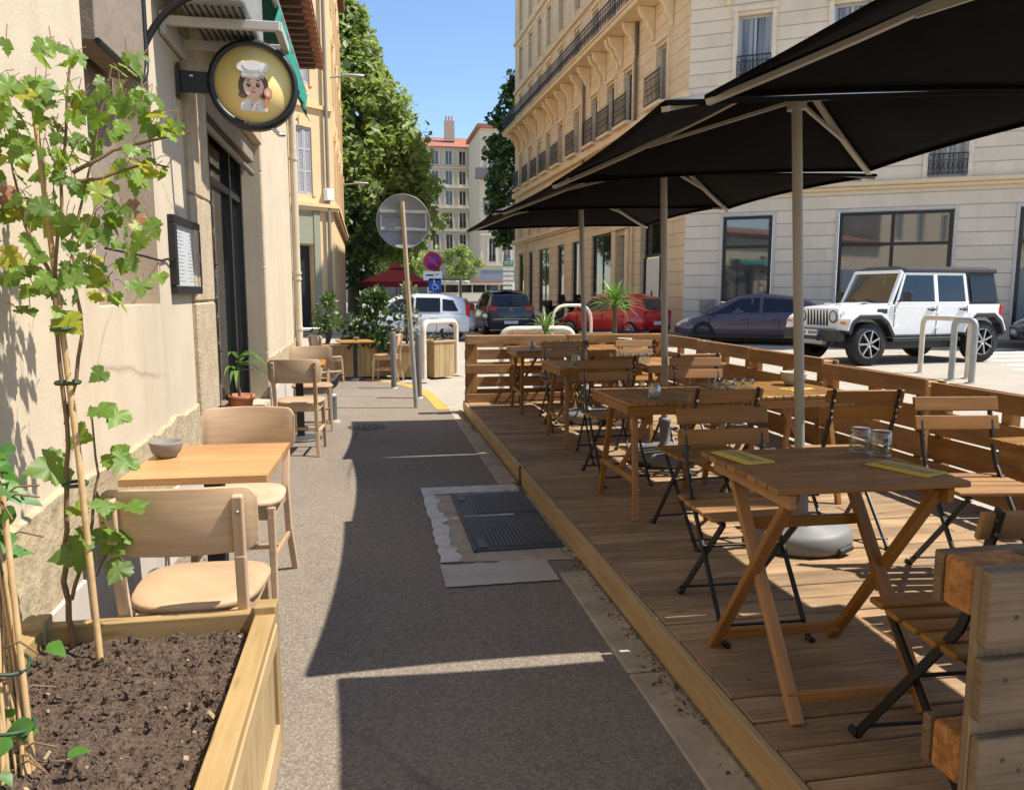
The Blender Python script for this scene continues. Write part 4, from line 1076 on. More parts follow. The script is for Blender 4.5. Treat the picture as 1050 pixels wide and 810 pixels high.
for i in range(90): bit(rnd.uniform(1.15,3.5),rnd.uniform(1.3,9),D+.001,rnd.choice((.003,.005,.008)),rnd.choice((1,2)))
tag(m.build('dry_debris',[M_simple('grit',(.30,.26,.2),.9,var=.3),M_simple('dry_leaf_bits',(.26,.14,.06),.9,var=.4),M_simple('dark_bits',(.07,.05,.035),.9)]),None,None,kind='stuff')
# ------------------------------------------------------------------ big corner building on the right
stoneS=M_facade('warm_street_stone',(.82,.635,.40),.42,0.,.022,.08,.5,.38)
stoneF=M_facade('pale_front_stone',(.82,.69,.525),.392,.0,.026,.06,.5,.26)
trimS=M_simple('warm_trim_stone',(.82,.65,.42),.85,var=.08,nscale=3,dirt=.25,dirtc=(.35,.27,.18))
curtain=M_simple('curtained_window_glass',(.16,.175,.175),.12,var=.55,nscale=.9,ior=1.9)
_t=NT('curtain_behind_glass'); _v=_t.coord('Object',(9,9,.15)); _t.col(_t.ramp(_t.noise(_v,1.4,3,.5),[(.38,(.045,.055,.06)),(.6,(.33,.34,.33))])); _t.set(Roughness=.06,IOR=1.7); curtain=_t.mat
frameg=M_simple('pale_grey_frame',(.46,.45,.44),.5,var=.04)
shutterg=M_simple('mauve_grey_shutter',(.23,.20,.19),.6,var=.08)
def PS(u,n,z): return tuple(C0+dS*u+nS*n+V((0,0,z)))
def PF(u,n,z): return tuple(C0+dF*u+nF*n+V((0,0,z)))
oc=C0
rb=thing('corner_apartment_building','tall cream stone corner building with iron balconies and black shop windows on the right','building',C0)
LS,LF,HB=26.8,15.5,20.6
colsS=[2.25,5.55,7.6,9.8,12.6,15.5,17.95,20.05,22.3,24.9]; colsF=[1.96,4.7,7.45,10.2,13.0]
rowsS=[(4.85,6.75),(7.88,9.87),(11.62,13.52),(14.45,16.4),(17.4,19.2)]
shopS=[(1.5,4.0,.07,4.0,.3),(5.45,6.6,.07,3.7,.35),(7.4,10.1,.25,3.92,.18),(12.1,13.3,.2,3.85,.18),(14.75,16.1,.2,3.85,.18),(17.75,20.25,.25,3.85,.18),(21.7,22.85,.2,3.85,.18),(24.1,25.6,.2,3.85,.18)]
shopF=[(1.2,2.72,.07,3.83,.12),(4.64,7.72,.55,3.83,.12),(9.35,12.6,.07,3.83,.12)]
opS=shopS+[(c-.47,c+.47,a,b,.24) for c in colsS for a,b in rowsS]
opF=shopF+[(c-.5,c+.5,a-.1 if i==0 else a+.15,b,.2) for c in colsF for i,(a,b) in enumerate(rowsS[:4])]
m=MB(); wall(m,PS,0,LS,0,HB,opS); 
e0,e1=PS(LS,0,0),PS(LS,0,HB); b0=V(e0)+V((12,0,0)); b1=V(e1)+V((12,0,0)); m.quad(e0,b0,b1,e1)
m.build('street_wall',stoneS,rb,org=oc)
m=MB(); wall(m,PF,0,LF,0,HB,opF); e0,e1=PF(LF,0,0),PF(LF,0,HB); m.quad(e0,V(e0)+V((8,12,0)),V(e1)+V((8,12,0)),e1); m.build('front_wall',stoneF,rb,org=oc)
m=MB(); m.prism([PS(-.1,.25,HB),PS(LS,.25,HB),V(PS(LS,0,HB))+V((12,0,0)),V(PF(LF,0,HB))+V((8,12,0)),PF(LF,.25,HB),PF(-.1,.25,HB)],(0,0,.5)); m.build('roof',trimS,rb,org=oc,fixn=True)
def band(P,L,z0,z1,n,name,mat,n0=.0):
    m=MB(); pbox(m,P,-n*.6,L,n0,n,z0,z1); m.build(name,mat,rb,org=oc,fixn=True,bevel=.02)
trimF=M_simple('cream_trim_band',(.80,.62,.38),.8,var=.05,nscale=2)
for P,L,mt in ((PS,LS,trimS),(PF,LF,trimF)):
    band(P,L,4.45,4.56,.12,'cornice',mt); band(P,L,4.562,4.70,.20,'cornice',mt)
    band(P,L,13.95,14.1,.14,'string_course',mt); band(P,L,16.9,17.05,.14,'string_course',mt)
band(PS,LS,7.45,7.75,.22,'string_course',trimS)
def railing(m,P,u0,u1,n,z,h,step=.115):
    pbox(m,P,u0,u1,n-.02,n+.02,z+h-.035,z+h); pbox(m,P,u0,u1,n-.015,n+.015,z+.05,z+.08); pbox(m,P,u0,u1,n-.012,n+.012,z+h-.2,z+h-.18)
    k=max(2,int((u1-u0)/step))
    for i in range(k+1):
        u=u0+(u1-u0)*i/k; pbox(m,P,u-.010,u+.010,n-.010,n+.010,z,z+h-.03)
        if i<k:
            um=u+(u1-u0)/k/2
            m.tube([P(um+.05*math.cos(a),n,z+h*.45+.13*math.sin(a)) for a in [j*PI/3 for j in range(7)]],.008,4,caps=False)
ironm=M_simple('balcony_iron',(.018,.018,.022),.5,var=.1)
for P,L,mt in ((PS,LS,trimS),(PF,LF,trimS)):
    m=MB(); pbox(m,P,-.5,L,0,.82,11.34,11.5); pbox(m,P,-.55,L,0,.9,11.502,11.58); m.build('balcony_slab',mt,rb,org=oc,fixn=True,bevel=.02)
    m=MB(); railing(m,P,-.4,L,.78,11.58,.86,.2); m.build('balcony_railing',ironm,rb,org=oc)
prf=((0,10.2),(.10,10.2),(.14,10.38),(.18,10.5),(.32,10.62),(.38,10.82),(.56,10.95),(.68,11.12),(.74,11.33),(0,11.33))
for P,dd_,cs in ((PS,dS,colsS),(PF,dF,colsF[:4])):
    for c in cs:
        for u in (c-.82,c+.82):
            m=MB(); m.prism([P(u-.09,n*.86,z) for n,z in prf],tuple(dd_*.18)); m.build('console',trimS,rb,org=oc,fixn=True,bevel=.03)
# upper windows with their surrounds
for P,cols,hw,rows,isS in ((PS,colsS,.47,rowsS,True),(PF,colsF,.5,rowsS[:4],False)):
    for c in cols:
        for i,(a,b) in enumerate(rows):
            if not isS: a=a-.1 if i==0 else a+.15
            frame_pane(P,c-hw+.01,c+hw-.01,a+.01,b-.01,-.19,.07,frameg,shutterg if isS and (i+int(c*7))%3!=0 else (darkglass if isS else curtain),rb,oc,mull=(c,))
            m=MB(); pbox(m,P,c-hw-.14,c-hw-.004,.002,.06,a-.05,b+.1); pbox(m,P,c+hw+.004,c+hw+.14,.002,.06,a-.05,b+.1); pbox(m,P,c-hw-.18,c+hw+.18,.002,.10,b+.102,b+.24)
            if i in (0,): pass
            m.build('window_surround',trimS if isS else trimF if i==3 else M_simple('pale_surround',(.78,.67,.52),.8) if 'pale_surround' not in bpy.data.materials else bpy.data.materials['pale_surround'],rb,org=oc,fixn=True)
            if i==1 and isS:
                m=MB(); pbox(m,P,c-.75,c+.75,0,.42,7.752,7.87); m.build('balcony_slab',trimS,rb,org=oc,fixn=True)
                m=MB(); railing(m,P,c-.72,c+.72,.38,7.87,1.02); m.build('window_railing',ironm,rb,org=oc)
            elif i in (0,1) and not isS:
                m=MB(); railing(m,P,c-.5,c+.5,.07,a+.02,.62 if i==1 else .62); m.build('window_railing',ironm,rb,org=oc)
# shopfronts
for (a,b,c,d,dp) in shopS[2:]:
    frame_pane(PS,a+.01,b-.01,c+.01,d-.01,-dp+.03,.09,blackframe,shopglass if a>17 and a<21 else darkglass,rb,oc,mull=((a+b)/2,) if b-a>2 else (),name='shop_window')
a,b,c,d,dp=shopS[0]
frame_pane(PS,a+.01,b-.01,2.72,d-.01,-.25,.10,blackframe,darkglass,rb,oc,name='shop_window')
m=MB(); pbox(m,PS,a+.01,a+.16,-.25,-.15,.07,2.7); pbox(m,PS,b-.12,b-.01,-.25,-.15,.07,2.7); pbox(m,PS,a+.9,a+.98,-.25,-.15,.07,2.7); m.build('door_frame',blackframe,rb,org=oc,fixn=True)
for i,(q0,q1) in enumerate(((a+.2,a+.86),(a+1.02,a+2.3))):
    m=MB(); pbox(m,PS,q0,q1,-.24,-.18,.1,2.66); dd=m.build('door_panel',whitep,rb,org=oc,fixn=True)
    m=MB(); m.prism([PS((q0+q1)/2+.11*math.cos(t)+.05,-.178,1.25+.26*math.sin(t)) for t in [k*PI/8 for k in range(16)]],tuple(nS*.006)); m.build('red_oval',M_simple('red_oval_mark',(.25,.02,.04),.5),dd,org=oc)
a,b,c,d,dp=shopS[1]
m=MB(); pbox(m,PS,a,b,-.34,-.28,.07,3.69); m.build('door',shutterg,rb,org=oc,fixn=True)
m=MB(); pbox(m,PS,a-.3,a-.004,.002,.12,.05,3.9); pbox(m,PS,b+.004,b+.3,.002,.12,.05,3.9); pbox(m,PS,a-.36,b+.36,.002,.18,3.902,4.15); m.build('door_surround',trimS,rb,org=oc,fixn=True,bevel=.02)
for i,(a,b,c,d,dp) in enumerate(shopF):
    z0=c+.01
    frame_pane(PF,a+.01,b-.01,z0 if i else 1.12,d-.01,-.09,.10,blackframe,shopglass,rb,oc,mull=((a+b)/2-.05,) if i else (),trans=(2.86,),name='shop_window')
    if i: m=MB(); pbox(m,PF,a+.11,b-.11,-.076,-.072,c+.11,2.12); m.build('frosted_film',M_simple('frosted_window_film',(.22,.225,.22),.5,var=.04,nscale=.8),rb,org=oc,fixn=True)
    m=MB()
    for (u0,u1,zz0,zz1) in ((a-.09,a-.005,c,d+.09),(b+.005,b+.09,c,d+.09),(a,b,d+.006,d+.09)): pbox(m,PF,u0,u1,.002,.03,zz0,zz1)
    m.build('shop_surround',M_simple('pale_shop_surround',(.6,.55,.48),.6),rb,org=oc,fixn=True)
a,b,c,d,dp=shopF[0]
m=MB(); pbox(m,PF,a+.01,b-.01,-.1,-.03,.07,1.10); dd=m.build('door',blackframe,rb,org=oc,fixn=True)
m=MB()
for u,z,w_,h_ in ((.3,.86,.13,.09),(.75,.78,.16,.3),(1.2,.86,.15,.07)): pbox(m,PF,a+u,a+u+w_,-.028,-.025,z,z+h_)
m.build('door_notices',whitep,dd,org=oc)
m=MB(); pbox(m,PF,.55,1.05,.003,.03,.75,1.2); m.build('wall_plaque',M_simple('stained_plaque',(.33,.28,.24),.8,var=.3,nscale=9,dirt=.5),rb,org=oc,fixn=True)
for u,z0,z1 in ((4.58,4.7,11.3),(11.26,4.7,11.3),(4.7,.1,4.4),(23.4,.1,4.4)):
    m=MB(); m.tube([PS(u,.1,z0),PS(u,.1,z1)],.06,8); m.build('downpipe',M_simple('dark_downpipe',(.16,.12,.09),.6) if z0>1 else trimS,rb,org=oc)

# ------------------------------------------------------------------ ochre building beyond the side street
KY=V((-1.15,28.5,0)); dY=V((-.78,-.63,0)).normalized(); nY=V((.63,-.78,0)).normalized()
def PY(u,n,z): return tuple(KY+dY*u+nY*n+V((0,0,z)))
def PX(u,n,z): return (KY.x+n-u*.004,KY.y+u,z)
yb=thing('ochre_building','tall ochre building with pale louvred shutters beyond the side street','building',KY)
lav=M_simple('pale_lavender_shutter',(.47,.46,.48),.6,var=.05)
greenish=M_simple('grey_green_shop_paint',(.29,.285,.2),.6,var=.06)
wy=[(.84,1.66,4.72,6.9,.12),(.84,1.66,8.3,10.5,.12),(3.4,4.2,4.72,6.9,.12),(.9,1.62,.05,3.02,.3)]
wx=[(c-.42,c+.42,a,a+2.1,.12) for c in (2.5,5.5,8.5,11.5,14.) for a in (4.9,8.3,11.6)]+[(c-.7,c+.7,.1,3.2,.25) for c in (3,6.5,10,13)]
m=MB(); wall(m,PY,0,9,0,16,wy); wall(m,PX,0,15.5,0,16,wx); m.quad(PX(15.5,0,0),PX(15.5,-9,0),PX(15.5,-9,16),PX(15.5,0,16)); m.build('wall',plaster2,yb,org=KY)
m=MB(); m.prism([PY(9,.3,16),PY(-.2,.3,16),PX(0,.3,16),PX(15.8,.3,16),PX(15.8,-9,16)],(0,0,.3)); m.build('roof',rooftile,yb,org=KY,fixn=True)
for P,a,b in ((PY,-.12,9),(PX,-.1,15.5)):
    m=MB(); pbox(m,P,a,b,.002,.16,4.18,4.3); pbox(m,P,a,b,.002,.22,4.302,4.42); m.build('cornice',plaster2,yb,org=KY,fixn=True)
m=MB(); pbox(m,PY,-.05,9,.002,.1,7.55,7.68); m.build('string_course',plaster2,yb,org=KY,fixn=True)
for P,(a,b,c,d,dp) in [(PY,o) for o in wy[:3]]+[(PX,o) for o in wx[:15]]:
    m=MB(); mid=(a+b)/2
    for q0,q1 in ((a+.01,a+.27),(a+.285,b-.285),(b-.27,b-.01)):
        pbox(m,P,q0,q0+.04,-.06,-.005,c+.01,d-.01); pbox(m,P,q1-.04,q1,-.06,-.005,c+.01,d-.01)
        for zz in (c+.01,c+(d-c)*.33,c+(d-c)*.66,d-.07): pbox(m,P,q0+.04,q1-.04,-.06,-.008,zz,zz+.06)
        z=c+.08
        while z<d-.08: pbox(m,P,q0+.04,q1-.04,-.045,-.02,z,z+.035); z+=.06
    pbox(m,P,a+.01,b-.01,-.09,-.07,c+.01,d-.01)
    m.build('shutter',lav,yb,org=KY,fixn=True)
    m=MB(); pbox(m,P,a-.12,a-.003,.002,.04,c-.05,d+.12); pbox(m,P,b+.003,b+.12,.002,.04,c-.05,d+.12); pbox(m,P,a,b,.002,.05,d+.003,d+.14); pbox(m,P,mid-.09,mid+.09,.05,.09,d+.01,d+.36); m.build('window_surround',plaster2,yb,org=KY,fixn=True)
a,b,c,d,dp=wy[3]
m=MB(); pbox(m,PY,a,b,-.28,-.2,.05,3.0); m.build('door',darkplast,yb,org=KY,fixn=True)
m=MB(); pbox(m,PY,.62,.88,.004,.09,.05,4.16); pbox(m,PY,1.64,2.3,.004,.09,.05,4.16); pbox(m,PY,.89,1.63,.004,.06,3.05,4.1); m.build('shopfront',greenish,yb,org=KY,fixn=True,bevel=.01)
for (a,b,c,d,dp) in wx[15:]:
    frame_pane(PX,a+.01,b-.01,c+.01,d-.01,-.2,.08,blackframe,darkglass,yb,KY,mull=((a+b)/2,),name='shop_window')
m=MB(); m.tube([PY(.28,.13,.2),PY(.28,.13,15.8)],.06,8); m.build('downpipe',M_simple('grey_downpipe',(.23,.2,.17),.6),yb,org=KY)
m=MB(); pbox(m,PY,.12,.42,.02,.24,4.55,4.95); m.build('meter_box',whitep,yb,org=KY,fixn=True,bevel=.02)
def wall_lamp(label,u,z,L):
    p=V(PX(u,0,z)); t=thing('wall_street_lamp',label,'street lamp',p)
    m=MB(); m.tube([(0,0,0),(L*.7,-.05,.06)],.035,6); m.build('arm',galv,t)
    m=MB(); m.loft([[V((L*.6+x*.9,-.05+y*.13*s,.04+zz)) for y,zz in((-1,0),(1,0),(.6,.09),(-.6,.09))] for x,s in ((0,.6),(.25,1),(.6,.9),(.8,.3))]); m.build('lamp_head',galv,t,fixn=True)
wall_lamp('upper grey street lamp on an arm from the ochre building',.6,8.85,.75); wall_lamp('lower grey street lamp on an arm from the ochre building',13.5,6.9,1.0)

# ------------------------------------------------------------------ far buildings
farstone=M_simple('far_cream_stone',(.60,.52,.38),.9,var=.06,nscale=.3); fartrim=M_simple('far_pale_trim',(.62,.58,.50),.9,var=.05,nscale=.4)
redtile=M_simple('red_roof_tiles',(.34,.125,.08),.8,var=.15,nscale=.8,bump=.3,bscale=4); bluegrey=M_simple('blue_grey_shop_paint',(.24,.26,.31),.7)
def far_building(name,label,x0,x1,y,h,cols,rows,ww,base,roofpts):
    t=thing(name,label,'building',((x0+x1)/2,y,0)); o=V(((x0+x1)/2,y,0))
    P=lambda u,n,z:(u,y-n,z)
    ops=[(c-ww/2,c+ww/2,a,b,.3) for c in cols for a,b in rows]
    m=MB(); wall(m,P,x0,x1,0,h,ops); m.quad((x0,y,0),(x0,y+12,0),(x0,y+12,h),(x0,y,h)); m.quad((x1,y,0),(x1,y+12,0),(x1,y+12,h),(x1,y,h)); m.build('wall',farstone,t,org=o)
    if roofpts:
        m=MB(); m.prism([(x0-.3,y+n,z) for n,z in roofpts],(x1-x0+.6,0,0)); m.build('roof',redtile,t,org=o,fixn=True)
    else:
        m=MB(); m.prism([(x0-.4,y-.4,h),(x1+.4,y-.4,h),(x1+.4,y+12,h),(x0-.4,y+12,h)],(0,0,.5)); m.build('roof',redtile,t,org=o,fixn=True)
    for a,b in rows:
        m=MB(); pbox(m,P,x0,x1,.003,.25,a-.55,a-.35); m.build('string_course',fartrim,t,org=o,fixn=True)
    src=None
    for c in cols:
        for a,b in rows:
            m=MB(); pbox(m,P,c-ww/2,c-ww/2+.09,-.2,-.1,a,b); pbox(m,P,c+ww/2-.09,c+ww/2,-.2,-.1,a,b); pbox(m,P,c-.05,c+.05,-.2,-.1,a,b); w_=m.build('window',fartrim,t,org=o,fixn=True)
            g=MB(); g.quad(P(c-ww/2,-.22,a),P(c+ww/2,-.22,a),P(c+ww/2,-.22,b),P(c-ww/2,-.22,b)); g.build('pane',darkglass,w_,org=o)
            m=MB(); pbox(m,P,c-ww/2-.22,c-ww/2-.01,.003,.1,a-.1,b+.2); pbox(m,P,c+ww/2+.01,c+ww/2+.22,.003,.1,a-.1,b+.2); m.build('pilaster',fartrim,t,org=o,fixn=True)
            if b-a>2.2:
                m=MB(); railing(m,P,c-ww/2,c+ww/2,.1,a,.8,.2); m.build('window_railing',ironm,t,org=o)
    if base:
        m=MB(); pbox(m,P,x0,x1,.004,.12,0,base[0]); m.build('shopfront',base[1],t,org=o,fixn=True)
    return t,o
fcols=[16.35-2.05*i for i in range(10)]
fa,fo=far_building('red_roofed_apartment_building','pale five storey apartment building with a red tiled roof closing the street',-4.5,17.4,120,22.9,fcols,[(4.6,7.0),(7.9,10.1),(11.1,13.3),(14.5,16.5),(17.5,19.4),(20.4,22.3)],1.05,(3.6,M_simple('far_shopfront',(.25,.22,.19),.7)),[(-.6,22.9),(5,25.2),(12,25.2),(12,22.9)])
m=MB(); m.box((12.6,122.2,25.6),(1.5,.9,3.)); 
for dx in (-.45,0,.45): m.tube([(12.6+dx,122.2,27.1),(12.6+dx,122.2,27.8)],.16,8)
m.build('chimney',M_simple('far_chimney',(.45,.33,.27),.9),fa,org=fo)
fb,fo=far_building('balconied_far_building','cream far building with a dark wraparound balcony beside the red roofed block',15.0,24,106,23.,[16.6,18.6,20.6],[(5.6,8.6),(9.6,12.2),(13,15.4),(17.2,19.6)],.95,(4.4,bluegrey),None)
m=MB(); PB=lambda u,n,z:(u,106-n,z); pbox(m,PB,14.3,24,.0,1.0,16.4,16.75); pbox(m,PB,14.2,24,.93,.99,16.75,17.75); m.build('balcony',M_simple('far_balcony',(.13,.12,.12),.7),fb,org=fo,fixn=True)
# unseen taller house added behind the camera for window reflections and bounced light
hb=thing('unseen_reflection_house','unseen tall cream house added behind the camera for reflections and bounced light','building',(WX,-20,0)); oh=V((WX,-20,0))
PH=lambda u,n,z:(WX+n,u,z)
m=MB(); wall(m,PH,-34,-8.02,0,15,[(c-.5,c+.5,a,a+2.2,.2) for c in (-31,-27.5,-24,-20.5,-17,-13.5,-10.5) for a in (1.,5.,8.4,11.6)]); m.quad((WX,-8.02,0),(WX-9,-8.02,0),(WX-9,-8.02,15),(WX,-8.02,15)); m.build('wall',plaster,hb,org=oh)
for c in (-31,-27.5,-24,-20.5,-17,-13.5,-10.5):
    for a in (1.,5.,8.4,11.6): frame_pane(PH,c-.49,c+.49,a+.01,a+2.19,-.15,.07,whitep,darkglass,hb,oh,mull=(c,))

# ------------------------------------------------------------------ trees
def leafcloud(mb,c,r,n,size,flat=.8):
    for i in range(n):
        q=rdir()*(rnd.random()**.45)*r; p=V(c)+V((q.x,q.y,q.z*flat)); nr=(q.normalized()*.6+rdir()*.8+V((0,0,.5))).normalized()
        a=nr.orthogonal().normalized(); a.rotate(Matrix.Rotation(rnd.random()*6.28,3,nr)); b=nr.cross(a); s=size*rnd.uniform(.6,1.25)
        mb.add([p-a*s,p-b*s*.62+nr*s*.1,p+a*s,p+b*s*.62+nr*s*.1],[(0,1,2,3)],0)
def tree(label,loc,prof,ncl,nper,leafsize,lm,cr=.8,trunk_r=.3,lean=(0,0),cat='tree',group=None,inner=.55):
    t=thing('tree',label,cat,loc,0,group)
    zmax=prof[-1][0]; zmin=prof[0][0]
    def rad(z):
        for (a,ra),(b,rb_) in zip(prof,prof[1:]):
            if a<=z<=b: return ra+(rb_-ra)*(z-a)/(b-a)
        return .1
    m=MB(); tops=[]
    m.tube([(0,0,-.1),(lean[0]*.2,lean[1]*.2,zmin*.6),(lean[0]*.5,lean[1]*.5,zmin+(zmax-zmin)*.35),(lean[0],lean[1],zmin+(zmax-zmin)*.75)],[trunk_r*1.25,trunk_r,trunk_r*.6,trunk_r*.2],9)
    for i in range(9):
        z=zmin*.8+(zmax-zmin)*.06*i; a=i*2.4; r=rad(min(zmax-.1,z+1.5+zmax*.06))*.75
        p0=V((lean[0]*.3,lean[1]*.3,z)); p2=V((r*math.cos(a),r*math.sin(a),z+r*.6)); m.tube([p0,p0.lerp(p2,.5)+V((0,0,r*.1)),p2],[trunk_r*.42,trunk_r*.25,trunk_r*.08],6)
    m.build('trunk',trunkm,t)
    m=MB()
    for i in range(ncl):
        z=zmin+(zmax-zmin)*(rnd.random()**1.05); r=rad(z)*(inner+(1-inner)*rnd.random()**.6)*rnd.uniform(.86,1.1); a=rnd.random()*6.283
        leafcloud(m,(lean[0]*.6+r*math.cos(a),lean[1]*.6+r*math.sin(a),z),cr*rnd.uniform(.6,1.3),int(nper*rnd.uniform(.6,1.4)),leafsize)
    m.build('crown',lm,t); return t
tree('large leafy plane tree rising beside the ochre building on the left',(-.9,52,-.05),[(3.8,3.4),(6,5.0),(9,5.2),(11.2,4.4),(14.5,2.5),(17,.9),(18.7,.2)],640,48,.27,planeleaf,1.05,.42)
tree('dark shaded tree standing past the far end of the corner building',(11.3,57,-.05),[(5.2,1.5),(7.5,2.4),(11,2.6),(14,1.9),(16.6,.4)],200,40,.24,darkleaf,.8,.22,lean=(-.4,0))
tree('low tree behind the round road sign, in front of the far block',(2.9,72,-.05),[(2.6,2.0),(4.5,2.9),(7,2.4),(8.6,.6)],90,34,.26,planeleaf,.8,.2)
tree('small umbrella crowned tree in front of the far block, above the bus',(11.2,97,-.05),[(3.6,1.2),(4.8,2.7),(6.0,1.9),(6.8,.4)],34,34,.3,planeleaf,.8,.14)
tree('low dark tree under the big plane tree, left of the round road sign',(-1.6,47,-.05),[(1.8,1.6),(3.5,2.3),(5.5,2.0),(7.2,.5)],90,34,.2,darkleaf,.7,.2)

# ------------------------------------------------------------------ planter boxes with shrubs by the corner
GPB='wooden planter boxes at the street corner'
def planter_box(label,loc,rz,w_,d_,h_):
    t=thing('planter_box',label,'planter',loc,rz,GPB)
    m=MB(); n=int(w_/.085); k=int(d_/.085)
    for i in range(n):
        x=-w_/2+w_*(i+.5)/n
        for s in (-1,1): m.box((x,s*d_/2,h_/2),(w_/n-.004,.022,h_-.02))
    for i in range(k):
        y=-d_/2+.012+(d_-.024)*(i+.5)/k
        for s in (-1,1): m.box((s*(w_/2-.012),y,h_/2),(.022,(d_-.024)/k-.004,h_-.02))
    m.build('side_boards',pinewood,t)
    m=MB()
    for s in (-1,1): m.box((0,s*d_/2,h_-.005),(w_+.04,.06,.03)); m.box((s*(w_/2-.01),0,h_-.006),(.06,d_-.06,.03))
    m.build('rim',pinewood,t,bevel=.004)
    m=MB(); m.box((0,0,h_-.08),(w_-.06,d_-.04,.04)); m.build('soil',soilm,t); return t
planter_box('long wooden planter box behind the small far cafe table',(-.32,13.75,-.02),R(8),1.3,.4,.56)
planter_box('wooden planter box with the thin olive shrub, behind the bollards',(.66,13.55,-.02),R(4),.62,.4,.56)
planter_box('wooden planter box right of the road sign under the worn hoop',(1.13,13.5,-.02),R(30),.42,.45,.62)
def shrub(label,loc,parts_,lm,size,n,stem_r=.015,h=.9):
    t=thing('shrub',label,'shrub',loc,0,'shrubs in the corner planter boxes')
    m=MB()
    for i in range(6):
        c=parts_[i%len(parts_)]; p=V(c[:3]); m.tube([(0.03*math.cos(i),.03*math.sin(i),0),p*.5+V((rnd.uniform(-.05,.05),0,0)),p],[stem_r,stem_r*.7,stem_r*.3],6)
    m.build('stems',trunkm,t)
    m=MB()
    for x,y,z,r in parts_:
        for i in range(n):
            q=rdir()*r*rnd.random()**.45; d=(q*1.2+rdir()*r*.7+V((0,0,.02))); put_leaf(m,V((x,y,z))+q,d,rdir(.1,1),size*rnd.uniform(.6,1.2),'oval')
    m.build('leaves',lm,t); return t
shrub('light green young tree in the long planter box, left end',(-.72,13.7,.5),[(0,0,.62,.2),(.08,0,.42,.18),(-.08,0,.36,.15),(.05,.0,.8,.12)],shrubleaf,.075,110,.02)
shrub('broad leaved oleander shrub in the long planter box, spilling forward',(-.02,13.65,.5),[(-.1,-.05,.3,.3),(.15,0,.45,.28),(.05,0,.75,.2),(-.25,0,.15,.2),(.25,-.1,.15,.22),(.2,0,.85,.14)],darkleaf,.12,120,.02)
shrub('thin silvery olive shrub behind the road sign post',(.62,13.5,.5),[(0,0,.35,.2),(-.05,0,.7,.2),(.05,0,.95,.15),(.12,0,.5,.15)],oliveleaf,.07,85,.012)
shrub('low creeping plant in the planter box right of the road sign',(1.1,13.45,.58),[(0,0,.05,.12)],oliveleaf,.05,50,.008)

# ------------------------------------------------------------------ street furniture
def hoop(label,p0,p1,h,r,mat_,rad=.18,group='metal hoop barriers'):
    p0,p1=V(p0),V(p1); c=(p0+p1)/2; t=thing('hoop_barrier',label,'hoop barrier',c,0,group)
    m=MB(); a,b=p0-c,p1-c; m.tube(arc_path([a,a+V((0,0,h)),b+V((0,0,h)),b],rad,7),r,12); m.build('hoop',mat_,t)
    m=MB()
    for q in (a,b): m.lathe([(r*2.1,0),(r*2.0,.012),(r*1.1,.02)],14,c=q)
    m.parts('collar',conc,t); return t
hoop('worn cream hoop barrier over the planter box beside the road sign',(.86,12.75,0),(1.50,13.75,-.02),.94,.045,hoopm,.16)
hoop('white hoop barrier against the wall end, behind the small cafe table',(-1.25,14.6,-.02),(-.74,14.6,-.02),.78,.03,whitep,.12)
hoop('cream hoop barrier peeking above the far pallet fence below the black car',(1.9,11.2,-.05),(2.95,11.2,-.05),.93,.055,hoopm,.16)
hoop('curved cream hoop barrier in front of the red car',(4.2,17.8,-.05),(5.25,18.2,-.05),1.17,.035,hoopm,.4)
hoop('pale hoop barrier in front of the white off-roader, the farther of the two',(10.17*.98,13.0*.98,-.05),(10.28*.98,11.95*.98,-.05),1.02,.045,hoopm,.14)
hoop('grey scuffed hoop barrier in front of the white off-roader, the nearer of the two',(9.59,11.5,-.05),(9.62,11.08,-.05),1.02,.05,galv,.12)
def bollard(label,loc,h,r=.042):
    t=thing('bollard',label,'bollard',loc,0,'slim grey bollards on the corner'); m=MB(); m.lathe([(r,0),(r,h-.02),(r*.8,h),(0,h+.004)],16); m.build('post',bollardm,t); m=MB(); m.lathe([(r*1.5,0),(r*1.4,.012),(r,.016)],16); m.build('collar',galv,t)
bollard('slim grey bollard left of the road sign post, in front of the planter boxes',(.34,11.73,0),.84); bollard('slim grey bollard right behind the road sign post',(.64,10.57,0),.88)
rs=thing('road_sign','round road sign seen from behind on a leaning bleached post','road sign',(.55,9.66,0))
m=MB(); m.tube([(0,0,0),(-.06,0,1.1),(-.13,0,2.5)],.027,10); m.build('post',[rustpost],rs)
m=MB(); m.tube([(0.0,-.002,0),(-.0605,-.002,1.12)],.0285,10); m.build('post_sleeve',galv,rs)
m=MB(); Ms=Matrix.Rotation(R(90),3,'X'); dc=V((-.118,.05,2.27)); m.lathe([(0,-.006),(.315,-.006),(.325,.0),(.325,.01),(.318,.012),(.31,.004),(0,.004)],48,M=Ms,c=dc); m.build('disc',signback,rs)
m=MB()
for zz in (.11,-.10): m.box(dc+V((0,-.012,zz)),(.56,.022,.032))
for s in (-1,1): m.box(dc+V((s*.27,-.011,.005)),(.018,.018,.18))
m.parts('back_rail',galv,rs,bevel=.003)
m=MB()
for i in range(5): m.box(dc+V((-.21+i*.042,-.011,.052)),(.02,.004,.016))
m.build('sticker',M_simple('faded_sticker',(.3,.16,.07),.7),rs)
def flat_sign(name,label,loc,draw,cat='road sign'):
    t=thing(name,label,cat,loc); draw(t); return t
red=M_simple('sign_red',(.50,.02,.05),.5); blue=M_simple('sign_blue',(.02,.08,.42),.5); purple=M_simple('sign_purple',(.16,.02,.20),.5)
